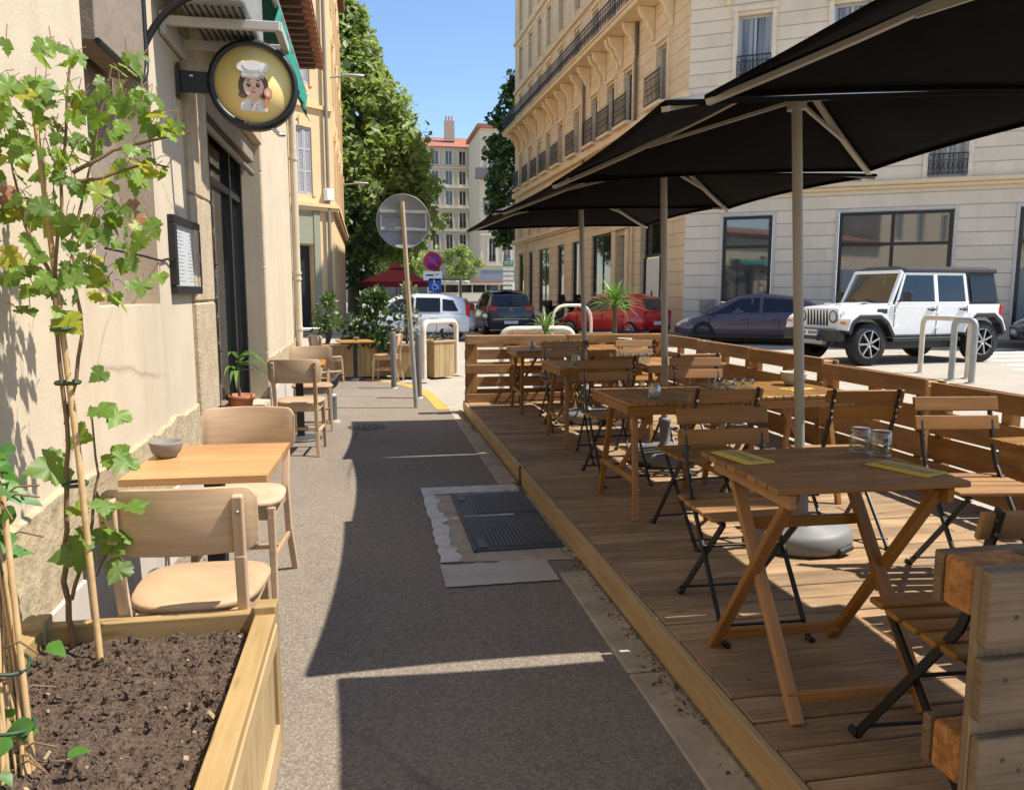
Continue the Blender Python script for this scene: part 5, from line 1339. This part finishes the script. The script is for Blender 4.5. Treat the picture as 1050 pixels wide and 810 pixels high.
def noparking(t):
    m=MB(); m.tube([(0,.03,0),(0,.03,2.85)],.035,8); m.build('post',galv,t)
    m=MB(); m.lathe([(0,0),(.31,0),(.31,.02),(0,.02)],32,M=Ms,c=(0,0,2.5)); m.build('red_ring',red,t)
    m=MB(); m.lathe([(0,0),(.24,0),(.24,.008),(0,.008)],32,M=Ms,c=(0,-.02,2.5)); m.build('blue_centre',purple,t)
    m=MB(); m.bar((-.17,-.032,2.67),(.17,-.032,2.33),.07,.006,up=(0,1,0)); m.build('slash',red,t)
    m=MB(); m.box((0,0,2.02),(.62,.015,.30)); m.build('plate',whitep,t)
    m=MB(); m.box((-.1,-.009,2.04),(.26,.004,.05)); m.box((.15,-.009,2.07),(.12,.004,.03)); m.build('arrow',darkplast,t)
    m=MB(); m.box((.07,0,1.72),(.42,.015,.42)); m.build('blue_plate',blue,t)
    m=MB(); m.lathe([(.03,0),(.0,.004)],12,M=Ms,c=(.04,-.009,1.86)); m.bar((.04,-.01,1.84),(.06,-.01,1.72),.03,.004,up=(0,1,0)); m.bar((.06,-.01,1.72),(.15,-.01,1.70),.03,.004,up=(0,1,0)); m.bar((.15,-.01,1.70),(.18,-.01,1.60),.025,.004,up=(0,1,0))
    for k in range(12):
        a0=k*PI/9+1.6; m.bar((.06+.09*math.cos(a0),-.01,1.66+.09*math.sin(a0)),(.06+.09*math.cos(a0+.36),-.01,1.66+.09*math.sin(a0+.36)),.018,.004,up=(0,1,0))
    m.build('wheelchair_symbol',whitep,t); m=MB(); m.box((.07,0,1.34),(.42,.015,.28)); m.build('lower_plate',M_simple('grey_blue_plate',(.2,.23,.28),.6),t)
flat_sign('no_parking_sign','no parking sign with a blue wheelchair plate below it, behind the white car',(2.12,26.4,-.05),noparking)
def direction(t):
    m=MB(); m.tube([(0,.05,0),(0,.05,4.2)],.07,8); m.build('post',galv,t)
    m=MB(); m.prism([(-.4,0,3.55),(.4,0,3.55),(.45,0,3.75),(.4,0,4.0),(-.4,0,4.0),(-.45,0,3.78)],(0,.03,0)); m.build('green_panel',M_simple('sign_green',(.02,.30,.26),.5),t)
    m=MB(); 
    for k in range(2): m.tube([(-.2+.4*k+.11*math.cos(a),-.01,3.78+.1*math.sin(a)) for a in [j*PI/5 for j in range(11)]],.02,5)
    m.build('green_panel_mark',whitep,t)
    for i in range(5):
        m=MB(); m.box((0,0,3.32-.37*i),(.85,.03,.24)); m.build('white_panel',whitep,t)
flat_sign('direction_sign','tall direction sign with a green panel above five white panels',(11.0,62,-.05),direction)
rp_=thing('cafe_parasol','dark red cafe parasol open in the distance below the plane tree','parasol',(1.35,39,-.05))
m=MB(); A=V((0,0,2.75)); n=8; rr=[V((1.75*math.cos(2*PI*i/n+.2),1.75*math.sin(2*PI*i/n+.2),1.98)) for i in range(n)]; 
m.add([A]+rr+[p-V((0,0,.24)) for p in rr],[(0,1+i,1+(i+1)%n) for i in range(n)]+[(1+i,1+n+i,1+n+(i+1)%n,1+(i+1)%n) for i in range(n)]); m.build('canopy',M_simple('dark_red_canvas',(.20,.012,.018),.8,var=.1),rp_)
m=MB(); m.lathe([(.42,2.62),(.1,2.86),(0,2.9)],12); m.build('cap',bpy.data.materials['dark_red_canvas'],rp_)
m=MB(); m.tube([(0,0,0),(0,0,2.75)],.03,8); m.build('pole',galv,rp_)
# ------------------------------------------------------------------ vehicles
def boolean_cut(o,cuts,mi):
    mb=MB()
    for (x,z,r,y0,y1) in cuts:
        mb.tube([(x,y0,z),(x,y1,z)],r,28,mi=0)
    c=mb.build('cutter_tmp',o.data.materials[mi],weld=True)
    md=o.modifiers.new('cut','BOOLEAN'); md.object=c; md.operation='DIFFERENCE'; md.solver='EXACT'
    try: md.material_mode='TRANSFER'
    except Exception: pass
    dg=bpy.context.evaluated_depsgraph_get(); me=bpy.data.meshes.new_from_object(o.evaluated_get(dg),depsgraph=dg)
    o.modifiers.clear(); o.data=me; bpy.data.objects.remove(c)
def wheel(par,x,y,r,w_,spokes=10,side=1,rm=None,sp_w=.05):
    Mw=Matrix.Rotation(R(90),3,'X')
    m=MB(); ri=r*.66; m.lathe([(ri,-w_/2),(r*.93,-w_/2),(r,-w_*.32),(r,w_*.32),(r*.93,w_/2),(ri,w_/2),(ri,-w_/2)],32,M=Mw,caps=False)
    o=m.build('wheel',tyrem,par,loc=(x,y,r))
    m=MB(); f=side*w_*.38; m.lathe([(0,-.01),(ri,-.01),(ri,.01),(0,.01)],24,M=Mw,c=(0,side*w_*.1,0),mi=1)
    m.lathe([(ri*.9,-.018),(ri*1.01,-.018),(ri*1.01,.018),(ri*.9,.018),(ri*.9,-.018)],28,M=Mw,c=(0,f,0),caps=False); m.lathe([(0,-.02),(ri*.24,-.02),(ri*.24,.02),(0,.02)],14,M=Mw,c=(0,f,0))
    for k in range(spokes):
        a=2*PI*k/spokes; m.bar((ri*.2*math.cos(a),f,ri*.2*math.sin(a)),(ri*.95*math.cos(a),f,ri*.95*math.sin(a)),.03,sp_w,up=(0,1,0))
    m.build('rim',[rm or rimm,darkplast],o)
def car(name,label,loc,rz,pm,body,gh,wheels,r,sidewins,cat='car',spokes=9,rm=None,tail=None,head=None,extra=None,scl=1):
    t=thing(name,label,cat,loc,rz); t.scale=(scl,)*3 if isinstance(scl,(int,float)) else scl
    m=MB(); rings=[]
    for (x,zb,zt,hw) in body:
        half=[(.80*hw,zb),(.94*hw,zb+.05),(hw,zb+.2),(hw*1.0,zb+(zt-zb)*.55),(.97*hw,zt-.09),(.90*hw,zt-.015)]
        ring=[V((x,0,zb))]+[V((x,y,z)) for y,z in half]+[V((x,0,zt+.025))]+[V((x,-y,z)) for y,z in reversed(half)]; rings.append(ring)
    m.loft(rings); o=m.build('body',[pm,darkplast],t,weld=True)
    hwm=max(b[3] for b in body)
    boolean_cut(o,[(x,r,r*1.16,s*(hwm-.32),s*(hwm+.2)) for x in wheels for s in(-1,1)],1)
    for p in o.data.polygons: p.use_smooth=True
    b=o.modifiers.new('es','EDGE_SPLIT'); b.split_angle=R(38)
    # greenhouse shell
    m=MB(); rings=[]
    for (x,zb,zt,hb,ht) in gh:
        h=zt-zb
        half=[(hb,zb),(hb+(ht-hb)*.581,zb+h*.5),(ht,zb+h*.86),(ht*.86,zb+h*.97)]
        rings.append([V((x,y,z)) for y,z in half]+[V((x,0,zt))]+[V((x,-y,z)) for y,z in reversed(half)])
    m.loft(rings); o=m.build('roof',pm,t,fixn=True); b=o.modifiers.new('es','EDGE_SPLIT'); b.split_angle=R(42)
    def at(x,tt):
        for a,c in zip(gh,gh[1:]):
            if a[0]<=x<=c[0]:
                k=(x-a[0])/(c[0]-a[0]); zb,zt,hb,ht=[a[i]+(c[i]-a[i])*k for i in (1,2,3,4)]; h=zt-zb
                z=zb+h*.86*tt; y=hb+(ht-hb)*tt; return y,z
        return gh[0][3],gh[0][1]
    for sw in sidewins:
        for s in (-1,1):
            bot=[(x,sw[4] if len(sw)>4 else .06) for x in (sw[0],sw[1])]; top=[(x,sw[5] if len(sw)>5 else .93) for x in (sw[2],sw[3])]
            pts=[]
            for x,tt in bot+top:
                y,z=at(x,tt); pts.append(V((x,s*(y+.004),z)))
            m=MB(); m.prism(pts,(0,s*.008,0)); m.build('side_window',carglass,t,fixn=True,bevel=.003)
    def screen(a,b,nm):
        z0=a[1]+(a[2]-a[1])*.5; p=[]
        A=V((a[0],0,a[2])); B=V((b[0],0,b[2])); d=B-A; n=V((-d.z,0,d.x)).normalized(); 
        if n.z<0: n=-n
        q0=A+d*.10+n*.006; q1=A+d*.88+n*.006
        pts=[q0+V((0,-a[4]*.88,-.01)),q0+V((0,a[4]*.88,-.01)),q1+V((0,b[4]*.86,-.025)),q1+V((0,-b[4]*.86,-.025))]
        m=MB(); m.loft([[pts[0]+(pts[1]-pts[0])*i/6+n*.03*math.sin(PI*i/6) for i in range(7)],[pts[3]+(pts[2]-pts[3])*i/6+n*.03*math.sin(PI*i/6) for i in range(7)]],closed=False,caps=False); m.build(nm,carglass,t)
    screen(gh[-1],gh[-2],'windscreen'); screen(gh[0],gh[1],'rear_window')
    for x in wheels:
        for s in (-1,1): wheel(t,x,s*(hwm-.105),r,.2,spokes,s,rm)
    xr=body[0][0]; xf=body[-1][0]
    m=MB()
    for s in (-1,1): m.bar((wheels[1]-r*1.3,s*(hwm-.02),body[3][1]+.05),(wheels[0]+r*1.3,s*(hwm-.02),body[3][1]+.05),.06,.09)
    m.parts('sill',darkplast,t,bevel=.01)
    for s in (-1,1):
        m=MB(); x=gh[-1][0]-.28; m.box((x,s*(hwm+.07),gh[-1][1]+.10),(.12,.16,.13)); m.bar((x,s*(hwm-.08),gh[-1][1]+.04),(x,s*(hwm+.02),gh[-1][1]+.07),.05,.04); m.build('mirror',pm,t,bevel=.03,seg=2)
    for x in (gh[-1][0]-1.15,gh[-1][0]-2.0):
        for s in (-1,1): m=MB(); m.box((x,s*(hwm+.0),gh[-1][1]-.12),(.17,.035,.03)); m.build('door_handle',pm,t,bevel=.008)
    m=MB()
    zb=body[3][1]
    for x in (gh[-1][0]-.20,gh[-1][0]-1.28,gh[-1][0]-2.12):
        for s in (-1,1): m.box((x,s*(hwm-.004),zb+.36),(.012,.012,.44))
    m.parts('door_gap',darkplast,t)
    zr=body[0][1]; m=MB(); m.box((xr-.0,0,zr+.16),(.02,.52,.11)); m.build('number_plate',platem,t)
    m=MB(); m.box((xf-.005,0,zr+.10),(.02,.52,.11)); m.build('number_plate',platem,t)
    m=MB(); m.box((xr+.09,0,zr+.02),(.16,hwm*1.7,.16)); m.box((xf-.12,0,zr+.0),(.2,hwm*1.45,.14)); m.parts('bumper_trim',darkplast,t,bevel=.03,seg=2)
    if tail:
        for s in (-1,1): m=MB(); x,y,z,dx,dy,dz=tail; m.box((x,s*y,z),(dx,dy,dz)); m.build('tail_lamp',lampred,t,bevel=.03,seg=3)
    if head:
        for s in (-1,1): m=MB(); x,y,z,dx,dy,dz=head; m.box((x,s*y,z),(dx,dy,dz),Matrix.Rotation(-s*R(28),3,'Z')@Matrix.Rotation(R(25),3,'Y')); m.build('headlamp',lampclear,t,bevel=.04,seg=3)
    if extra: extra(t)
    return t
silver=paint('silver_white_paint',(.60,.62,.65)); navy=paint('dark_blue_grey_paint',(.018,.022,.03)); redp=paint('red_car_paint',(.55,.008,.010)); purp=paint('dark_plum_paint',(.085,.058,.088)); bluep=paint('deep_blue_paint',(.012,.02,.06)); whitec=paint('white_car_paint',(.80,.80,.79))
car('hatchback_car','silver white tall hatchback crossing the street behind the road sign',(1.36,24.6,-.05),R(166),silver,
 [(-2.0,.36,.72,.66),(-1.93,.28,.90,.78),(-1.3,.22,.95,.84),(0,.2,.93,.845),(.8,.2,.93,.84),(1.35,.22,.86,.81),(1.8,.27,.72,.74),(2.0,.36,.58,.56)],
 [(-1.95,.88,.93,.74,.70),(-1.72,.90,1.38,.77,.60),(-.95,.91,1.52,.80,.62),(.05,.91,1.53,.80,.62),(.5,.90,1.44,.80,.61),(1.22,.88,.95,.78,.73)],(1.28,-1.3),.30,
 [(-.15,.95,.42,-.15),(-1.02,-.22,-.22,-1.0),(-1.6,-1.1,-1.08,-1.42,.15,.9)],tail=(-1.90,.70,.98,.13,.12,.42),head=(1.72,.60,.66,.34,.2,.14),spokes=9,scl=.94)
def chev(t):
    m=MB(); x=-2.265
    for zz in (.985,.935): m.bar((x,-.06,zz-.03),(x,0,zz+.02),.02,.01); m.bar((x,.06,zz-.03),(x,0,zz+.02),.02,.01)
    m.box((x+.01,0,.62),(.012,1.35,.02)); m.box((x+.03,0,.82),(.02,1.2,.018)); m.build('chrome_trim',rimm,t)
    m=MB(); m.box((-2.245,0,.70),(.02,.56,.13)); m.build('plate_recess',darkplast,t)
    m=MB(); m.box((-1.55,0,1.645),(.4,1.2,.03)); m.build('roof_spoiler',navy,t,bevel=.01)
    m=MB(); m.bar((-2.21,.05,1.2),(-2.13,-.3,1.24),.02,.02); m.build('wiper',darkplast,t)
car('people_carrier_car','dark blue grey people carrier seen from behind with red tail lamps',(4.72,28.25,-.05),R(90.5),navy,
 [(-2.26,.34,.86,.80),(-2.2,.26,1.02,.88),(-1.3,.2,1.08,.915),(0,.2,1.05,.915),(.9,.2,1.03,.91),(1.5,.22,.96,.86),(2.0,.27,.76,.76),(2.22,.36,.6,.55)],
 [(-2.22,1.0,1.06,.83,.76),(-1.92,1.02,1.52,.86,.67),(-1.2,1.03,1.66,.88,.68),(.0,1.03,1.67,.88,.68),(.5,1.02,1.58,.88,.66),(1.5,.98,1.03,.84,.76)],(1.36,-1.36),.325,
 [(-.1,1.1,.5,-.1),(-1.1,-.2,-.2,-1.1),(-1.85,-1.2,-1.2,-1.75,.12,.9)],tail=(-2.17,.68,.99,.16,.36,.20),head=(1.85,.68,.75,.4,.22,.16),extra=chev,scl=.93)
car('small_red_car','small red hatchback parked by the corner of the cream building',(7.95,24.9,-.05),R(124),redp,
 [(-1.8,.36,.74,.64),(-1.74,.28,.88,.76),(-1.2,.22,.93,.82),(0,.2,.91,.825),(.8,.2,.90,.82),(1.3,.22,.83,.79),(1.66,.28,.68,.70),(1.82,.36,.56,.52)],
 [(-1.76,.86,.90,.70,.66),(-1.42,.87,1.33,.74,.58),(-.8,.88,1.44,.78,.60),(.0,.88,1.45,.78,.60),(.4,.87,1.37,.78,.60),(1.1,.85,.91,.76,.72)],(1.22,-1.24),.295,
 [(-.35,.86,.36,-.3),(-1.2,-.45,-.42,-1.08,.1,.92)],tail=(-1.70,.66,.78,.12,.2,.24),head=(1.55,.58,.64,.3,.2,.15),spokes=8,scl=1.0)
car('saloon_car','dark plum saloon parked along the front of the corner building, nose to the left',(11.1,21.22,-.05),R(148),purp,
 [(-2.3,.38,.82,.66),(-2.2,.28,.95,.80),(-1.4,.2,.96,.88),(0,.18,.93,.895),(.9,.18,.90,.89),(1.5,.2,.80,.86),(2.0,.24,.64,.78),(2.26,.30,.50,.56)],
 [(-1.95,.90,.96,.74,.70),(-1.25,.90,1.33,.80,.58),(-.5,.90,1.43,.84,.60),(.05,.90,1.44,.84,.61),(.45,.89,1.38,.84,.60),(1.42,.84,.90,.80,.74)],(1.38,-1.36),.325,
 [(-.15,1.12,.42,-.15),(-1.15,-.24,-.24,-1.0,.06,.93),(-1.6,-1.25,-1.12,-1.2,.06,.8)],tail=(-2.2,.66,.82,.16,.3,.16),head=(1.98,.60,.60,.44,.22,.13),spokes=7,rm=M_simple('dark_hubcap',(.03,.03,.032),.5))
car('blue_car','deep blue car parked at the right edge beyond the white off-roader',(18.3,16.75,-.05),R(148),bluep,
 [(-2.0,.36,.74,.66),(-1.9,.28,.9,.78),(-1.2,.22,.94,.84),(0,.2,.92,.845),(.8,.2,.91,.84),(1.35,.22,.83,.81),(1.8,.27,.70,.74),(2.0,.36,.58,.56)],
 [(-1.9,.88,.93,.74,.70),(-1.4,.88,1.36,.77,.58),(-.8,.89,1.46,.80,.60),(.0,.89,1.47,.80,.60),(.45,.88,1.40,.80,.60),(1.25,.86,.92,.78,.72)],(1.25,-1.25),.31,
 [(-.2,1.0,.45,-.2),(-1.2,-.3,-.3,-1.1)],tail=(-1.86,.66,.85,.14,.2,.2),head=(1.72,.60,.66,.34,.2,.14))

# white off-road car
_t=NT('tinted_clear_car_glass'); _lw=_t.new('ShaderNodeLayerWeight'); _lw.inputs['Blend'].default_value=.3; _a=_t.new('ShaderNodeBsdfTransparent'); _a.inputs['Color'].default_value=(.42,.47,.46,1); _g=_t.new('ShaderNodeBsdfGlossy'); _g.inputs['Roughness'].default_value=.03
_x=_t.new('ShaderNodeMixShader'); _t.link(_t.math('MULTIPLY_ADD',_lw.outputs['Facing'],.28,.04),_x.inputs[0]); _t.link(_a.outputs[0],_x.inputs[1]); _t.link(_g.outputs[0],_x.inputs[2]); _t.link(_x.outputs[0],_t.out.inputs['Surface']); clearcar=_t.mat
jp=thing('off_road_car','white boxy off-road car with a black soft top and black fender lips','car',(11.2,15.22,-.05),R(187.5)); jp.scale=(1.04,1.04,1.09)
jw=whitec
m=MB(); m.prism([(-2.0,-.74,.52),(.80,-.74,.52),(.80,-.74,1.13),(-2.0,-.74,1.13)],(0,1.48,0)); m.build('body',jw,jp,bevel=.04,seg=3,fixn=True)
def ring(x,w_,z0,z1): return [V((x,-w_,z0)),V((x,w_,z0)),V((x,w_,z1-.05)),V((x,w_*.9,z1)),V((x,0,z1+.03)),V((x,-w_*.9,z1)),V((x,-w_,z1-.05))]
m=MB(); m.loft([ring(.78,.72,.6,1.14),ring(1.2,.68,.6,1.12),ring(1.80,.61,.62,1.07),ring(1.87,.59,.64,1.02)],smooth=False); m.build('hood',jw,jp,fixn=True,bevel=.025,seg=2)
m=MB()
for s in (-1,1): m.box((1.2,s*.45,1.135),(.12,.03,.02))
m.parts('hood_latch',darkplast,jp)
m=MB(); m.prism([(1.86,-.60,.66),(1.86,.60,.66),(1.89,.58,1.06),(1.89,-.58,1.06)],(.05,0,0)); g=m.build('grille',jw,jp,fixn=True,bevel=.02,seg=2)
m=MB()
for k in range(7): m.box((1.928,(k-3)*.092,.88),(.02,.055,.30))
m.build('grille_slots',blackm,g,bevel=.01)
for s in (-1,1):
    m=MB(); m.lathe([(0,.04),(.07,.035),(.095,.01),(.10,-.02)],20,M=Matrix.Rotation(R(90),3,'Y'),c=(1.92,s*.455,.90)); m.build('headlamp',lampclear,jp)
    m=MB(); m.lathe([(.10,-.03),(.118,-.03),(.118,.02),(.10,.02)],24,M=Matrix.Rotation(R(90),3,'Y'),c=(1.92,s*.455,.90),caps=False); m.build('headlamp_ring',darkplast,jp)
    # flat topped flares: white top, black lip
    y0,y1=s*.60,s*.93
    def flare(cx,pts,nm,mat_,off,th):
        m=MB()
        for a,b in zip(pts,pts[1:]):
            A=V((cx+a[0],0,a[1])); B=V((cx+b[0],0,b[1])); m.prism([A+V((0,y0+off,0)),B+V((0,y0+off,0)),B+V((0,y1+off,0)),A+V((0,y1+off,0))],((B-A).cross(V((0,1,0))).normalized()*-th) if True else 0)
        m.build(nm,mat_,jp,fixn=True,bevel=.012,seg=2)
    fp=[(-.58,.62),(-.42,.86),(-.22,.985),(.30,.985),(.50,.86),(.56,.66)]
    flare(1.42,fp,'fender',jw if True else 0,0,.05); flare(1.42,[(x*.97,z-.055) for x,z in fp],'fender_lip',darkplast,s*.012,.07)
    rp2=[(-.56,.62),(-.44,.86),(-.24,1.0),(.26,1.0),(.46,.84),(.56,.60)]
    flare(-1.42,rp2,'fender',jw,0,.05); flare(-1.42,[(x*.97,z-.055) for x,z in rp2],'fender_lip',darkplast,s*.012,.07)
    m=MB(); m.box((0,s*.80,.47),(1.7,.16,.08)); m.box((0,s*.70,.55),(1.9,.06,.1)); m.build('side_step',darkplast,jp,bevel=.015,seg=2)
    # white door frames and glass
    def zt(x): return 1.72
    def pane(pts,nm,mat_,off,th):
        m=MB(); m.prism([(x,s*(.735-.10*(z-1.12)/.6+off),z) for x,z in pts],(0,s*th,0)); return m.build(nm,mat_,jp,fixn=True,bevel=.006)
    def fbar(a,b,wd):
        A,B=[V((x,s*(.722-.10*(z-1.12)/.6),z)) for x,z in (a,b)]; m.bar(A,B,wd,.035,up=(0,1,0)) if False else m.bar(A,B,.035,wd,up=(0,1,0)) if False else m.bar(A,B,wd,.035,up=(0,s,0))
    m=MB()
    for a,b,wd in (((-1.16,1.135),(.70,1.135),.07),((-1.12,1.70),(.44,1.70),.055),((-.335,1.15),(-.335,1.69),.10),((-1.12,1.15),(-1.085,1.69),.075),((.66,1.15),(.42,1.69),.05)): fbar(a,b,wd)
    m.build('door_frame',jw,jp,bevel=.006)
    pane([(-.28,1.15),(.62,1.15),(.40,1.68),(-.28,1.68)],'door_window',clearcar,-.012,.006)
    pane([(-1.08,1.15),(-.39,1.15),(-.39,1.68),(-1.05,1.68)],'door_window',clearcar,-.012,.006)
    pane([(-1.90,1.18),(-1.24,1.18),(-1.20,1.66),(-1.84,1.66)],'quarter_window',carglass,.004,.006)
    m=MB()
    for x in (.72,-.335,-1.12): m.box((x,s*.742,.82),(.012,.008,.56))
    m.box((-.2,s*.742,.555),(1.85,.008,.012)); m.build('door_gaps',darkplast,jp)
    m=MB()
    for x,z in ((.69,.98),(.69,.70),(-.365,.98),(-.365,.70)): m.box((x,s*.752,z),(.12,.025,.05),Matrix.Rotation(R(35),3,'Y'))
    m.parts('hinge',jw,jp,bevel=.008)
    for x in (-.18,-1.0): m=MB(); m.box((x,s*.765,1.03),(.20,.035,.035)); m.box((x-.05,s*.75,1.03),(.07,.02,.07)); m.build('door_handle',darkplast,jp,bevel=.008)
    m=MB(); m.box((.60,s*.93,1.27),(.10,.20,.19)); m.bar((.62,s*.72,1.18),(.60,s*.86,1.22),.06,.04); m.build('mirror',darkplast,jp,bevel=.03,seg=2)
    m=MB(); m.lathe([(0,.03),(.05,.025),(.062,0)],16,M=Matrix.Rotation(R(90),3,'Y'),c=(2.085,s*.52,.53)); m.build('fog_lamp',lampclear,jp)
    m=MB(); m.box((-2.02,s*.70,.98),(.08,.12,.24)); m.build('tail_lamp',lampred,jp,bevel=.015)
    for x in (1.42,-1.42): wheel(jp,x,s*.78,.405,.25,7,s,None,.06)
    m=MB(); m.box((.98,s*.70,1.0),(.22,.03,.08)); m.build('side_vent',darkplast,jp)
m=MB(); m.loft([[V((-1.96,-.725,1.12)),V((-1.14,-.725,1.12)),V((-1.14,.725,1.12)),V((-1.96,.725,1.12))],[V((-1.88,-.625,1.73)),V((-1.10,-.625,1.73)),V((-1.10,.625,1.73)),V((-1.88,.625,1.73))]],smooth=False); m.build('soft_top_sides',darkplast,jp,fixn=True)
for x,ys_ in ((.02,(-.36,.36)),(-.82,(-.38,0,.38))):
    for y in ys_:
        m=MB(); m.box((x-.18,y,1.28),(.14,.44,.36),Matrix.Rotation(R(-12),3,'Y')); m.box((x-.23,y,1.55),(.09,.24,.17)); m.build('car_seat',M_simple('dark_seat_leather',(.03,.028,.027),.6) if 'dark_seat_leather' not in bpy.data.materials else bpy.data.materials['dark_seat_leather'],jp,bevel=.03,seg=2)
m=MB(); m.box((.62,0,1.16),(.26,1.3,.12)); m.build('dashboard',darkplast,jp,bevel=.03,seg=2)
m=MB(); m.tube([V((.42-.06*math.sin(a),.36+.18*math.cos(a),1.26+.17*math.sin(a))) for a in [k*PI/10 for k in range(21)]],.014,6,caps=False); m.build('steering_wheel',darkplast,jp)
m=MB(); m.loft([[V((x,y,z)) for y,z in ((-.66,1.72),(.66,1.72),(.64,1.80),(.4,1.845),(-.4,1.845),(-.64,1.80))] for x in (-1.93,-.7,.40)]+[[V((.50,y,z)) for y,z in ((-.62,1.72),(.62,1.72),(.60,1.75),(.4,1.77),(-.4,1.77),(-.60,1.75))]],smooth=False); m.build('roof',M_simple('black_soft_top',(.022,.021,.022),.8,var=.1,bump=.2,bscale=200),jp,fixn=True,bevel=.02,seg=2)
m=MB()
for y in (-.66,.66): m.bar((.78,y,1.11),(.49,y*.94,1.74),.07,.07,up=(0,1,0))
m.bar((.50,-.62,1.735),(.50,.62,1.735),.07,.06); m.bar((.79,-.7,1.13),(.79,.7,1.13),.08,.05); m.build('windscreen_frame',jw,jp,bevel=.015,seg=2)
m=MB(); m.loft([[V((.772,-.60,1.16)),V((.772,.60,1.16))],[V((.515,-.57,1.70)),V((.515,.57,1.70))]],closed=False,caps=False,smooth=False); m.build('windscreen',clearcar,jp)
m=MB(); m.bar((.80,.3,1.16),(.74,-.05,1.22),.02,.015); m.bar((.80,-.2,1.16),(.74,-.5,1.22),.02,.015); m.parts('wiper',darkplast,jp)
m=MB(); m.box((2.02,0,.55),(.20,1.62,.20)); m.box((1.93,0,.42),(.12,1.1,.12)); m.build('bumper',darkplast,jp,bevel=.03,seg=2)
for s in (-1,1):
    m=MB(); m.box((1.985,s*.80,.80),(.03,.16,.05)); m.build('turn_lamp',M_simple('amber_lens',(.55,.22,.03),.2) if 'amber_lens' not in bpy.data.materials else bpy.data.materials['amber_lens'],jp,bevel=.01)
    m=MB(); m.tube(arc_path([(2.1,s*.33,.47),(2.2,s*.33,.47),(2.2,s*.33,.54),(2.1,s*.33,.54)],.03),.016,7); m.build('tow_hook',darkplast,jp)
m=MB(); m.box((1.34,0,1.125),(.5,.5,.035)); m.build('hood_bulge',jw,jp,bevel=.03,seg=2)
m=MB(); m.tube([(.86,-.66,1.1),(.80,-.68,1.75)],.004,5); m.build('aerial',darkplast,jp)
m=MB(); m.box((2.06,0,.43),(.14,.8,.10)); m.build('skid_plate',galv,jp,bevel=.02)
m=MB(); m.box((2.128,.02,.60),(.012,.52,.11)); p_=m.build('number_plate',platem,jp)
m=MB(); m.box((2.136,-.225,.60),(.006,.035,.105)); m.box((2.136,.265,.60),(.006,.03,.105)); m.parts('blue_strip',blueplate,p_)
m=MB()
for i in range(7): m.box((2.136,-.16+i*.06,.60),(.006,.032,.06)) if i not in (2,) else None
m.build('plate_characters',darkplast,p_)
m=MB(); m.box((-2.06,0,.55),(.16,1.5,.16)); m.build('rear_bumper',darkplast,jp,bevel=.03)
Mw=Matrix.Rotation(R(90),3,'Y')
m=MB(); m.lathe([(.26,-.1),(.38,-.12),(.40,-.08),(.40,.08),(.38,.12),(0,.10)],28,M=Mw,c=(-2.16,0,.95)); m.build('spare_wheel',tyrem,jp)
m=MB(); m.box((-.1,0,.40),(3.2,1.2,.22)); m.build('underbody',darkplast,jp)

# bus far down the street
bs=thing('city_bus','cream city bus with dark windows and an orange roof edge, far down the street','bus',(13.0,101,-.05),R(2))
m=MB(); m.box((0,0,1.55),(11,2.5,2.5)); m.build('body',M_simple('cream_bus_paint',(.62,.56,.44),.4,var=.03),bs,bevel=.15,seg=3)
m=MB()
for i in range(6): m.box((-4.4+1.75*i,-1.255,1.95),(1.62,.03,.95))
m.parts('side_window',carglass,bs)
m=MB(); m.box((2.6,-1.1,2.86),(5.6,.5,.12)); m.build('roof_edge',M_simple('orange_roof_edge',(.55,.13,.06),.5),bs); m=MB(); m.box((-2.8,-.4,2.88),(4.8,1.8,.18)); m.build('roof_unit',whitep,bs,bevel=.05)
for x in (-3.4,3.2): wheel(bs,x,-1.15,.45,.28,8,-1)
def scooter(label,loc,rz):
    t=thing('motor_scooter',label,'scooter',loc,rz,'dark motor scooters parked by the corner building')
    for x in (-.6,.62):
        m=MB(); m.lathe([(.13,-.05),(.23,-.05),(.25,0),(.23,.05),(.13,.05),(.13,-.05)],20,caps=False,M=Matrix.Rotation(R(90),3,'X')); m.build('wheel',tyrem,t,loc=(x,0,.25))
    m=MB(); m.loft([[V((x,y*w_,z0+(z1-z0)*zz)) for y,zz in((-1,0),(1,0),(1,.8),(.5,1),(-.5,1),(-1,.8))] for x,w_,z0,z1 in ((-.85,.10,.62,.78),(-.5,.16,.40,.80),(-.1,.15,.30,.74),(.1,.15,.24,.32),(.38,.17,.24,.34),(.45,.18,.26,.9),(.52,.14,.5,1.0),(.58,.08,.8,.98))],smooth=False); m.build('body',M_simple('black_scooter_paint',(.015,.015,.017),.3,coat=1.),t,bevel=.02,fixn=True)
    m=MB(); m.box((-.45,0,.84),(.68,.28,.10)); m.build('seat',darkplast,t,bevel=.04,seg=2)
    m=MB(); m.tube([(.60,0,.26),(.50,0,1.02)],.03,8); m.tube([(.42,-.34,1.08),(.50,0,1.03),(.42,.34,1.08)],.018,7); m.build('handlebar',darkplast,t)
    m=MB(); m.box((-.85,0,1.0),(.34,.36,.28)); m.build('top_box',darkplast,t,bevel=.05,seg=2)
    m=MB(); m.prism([(.56,-.2,1.0),(.56,.2,1.0),(.50,.16,1.38),(.50,-.16,1.38)],(.006,0,0)); m.build('windshield',carglass,t); return t
s0=scooter('dark scooter parked nearer the red car, in front of the tall shop windows',(8.35,31.2,-.05),R(60))
dup(s0,(8.1,33.6,-.05),R(50),'dark scooter parked farther along, beside the people carrier')
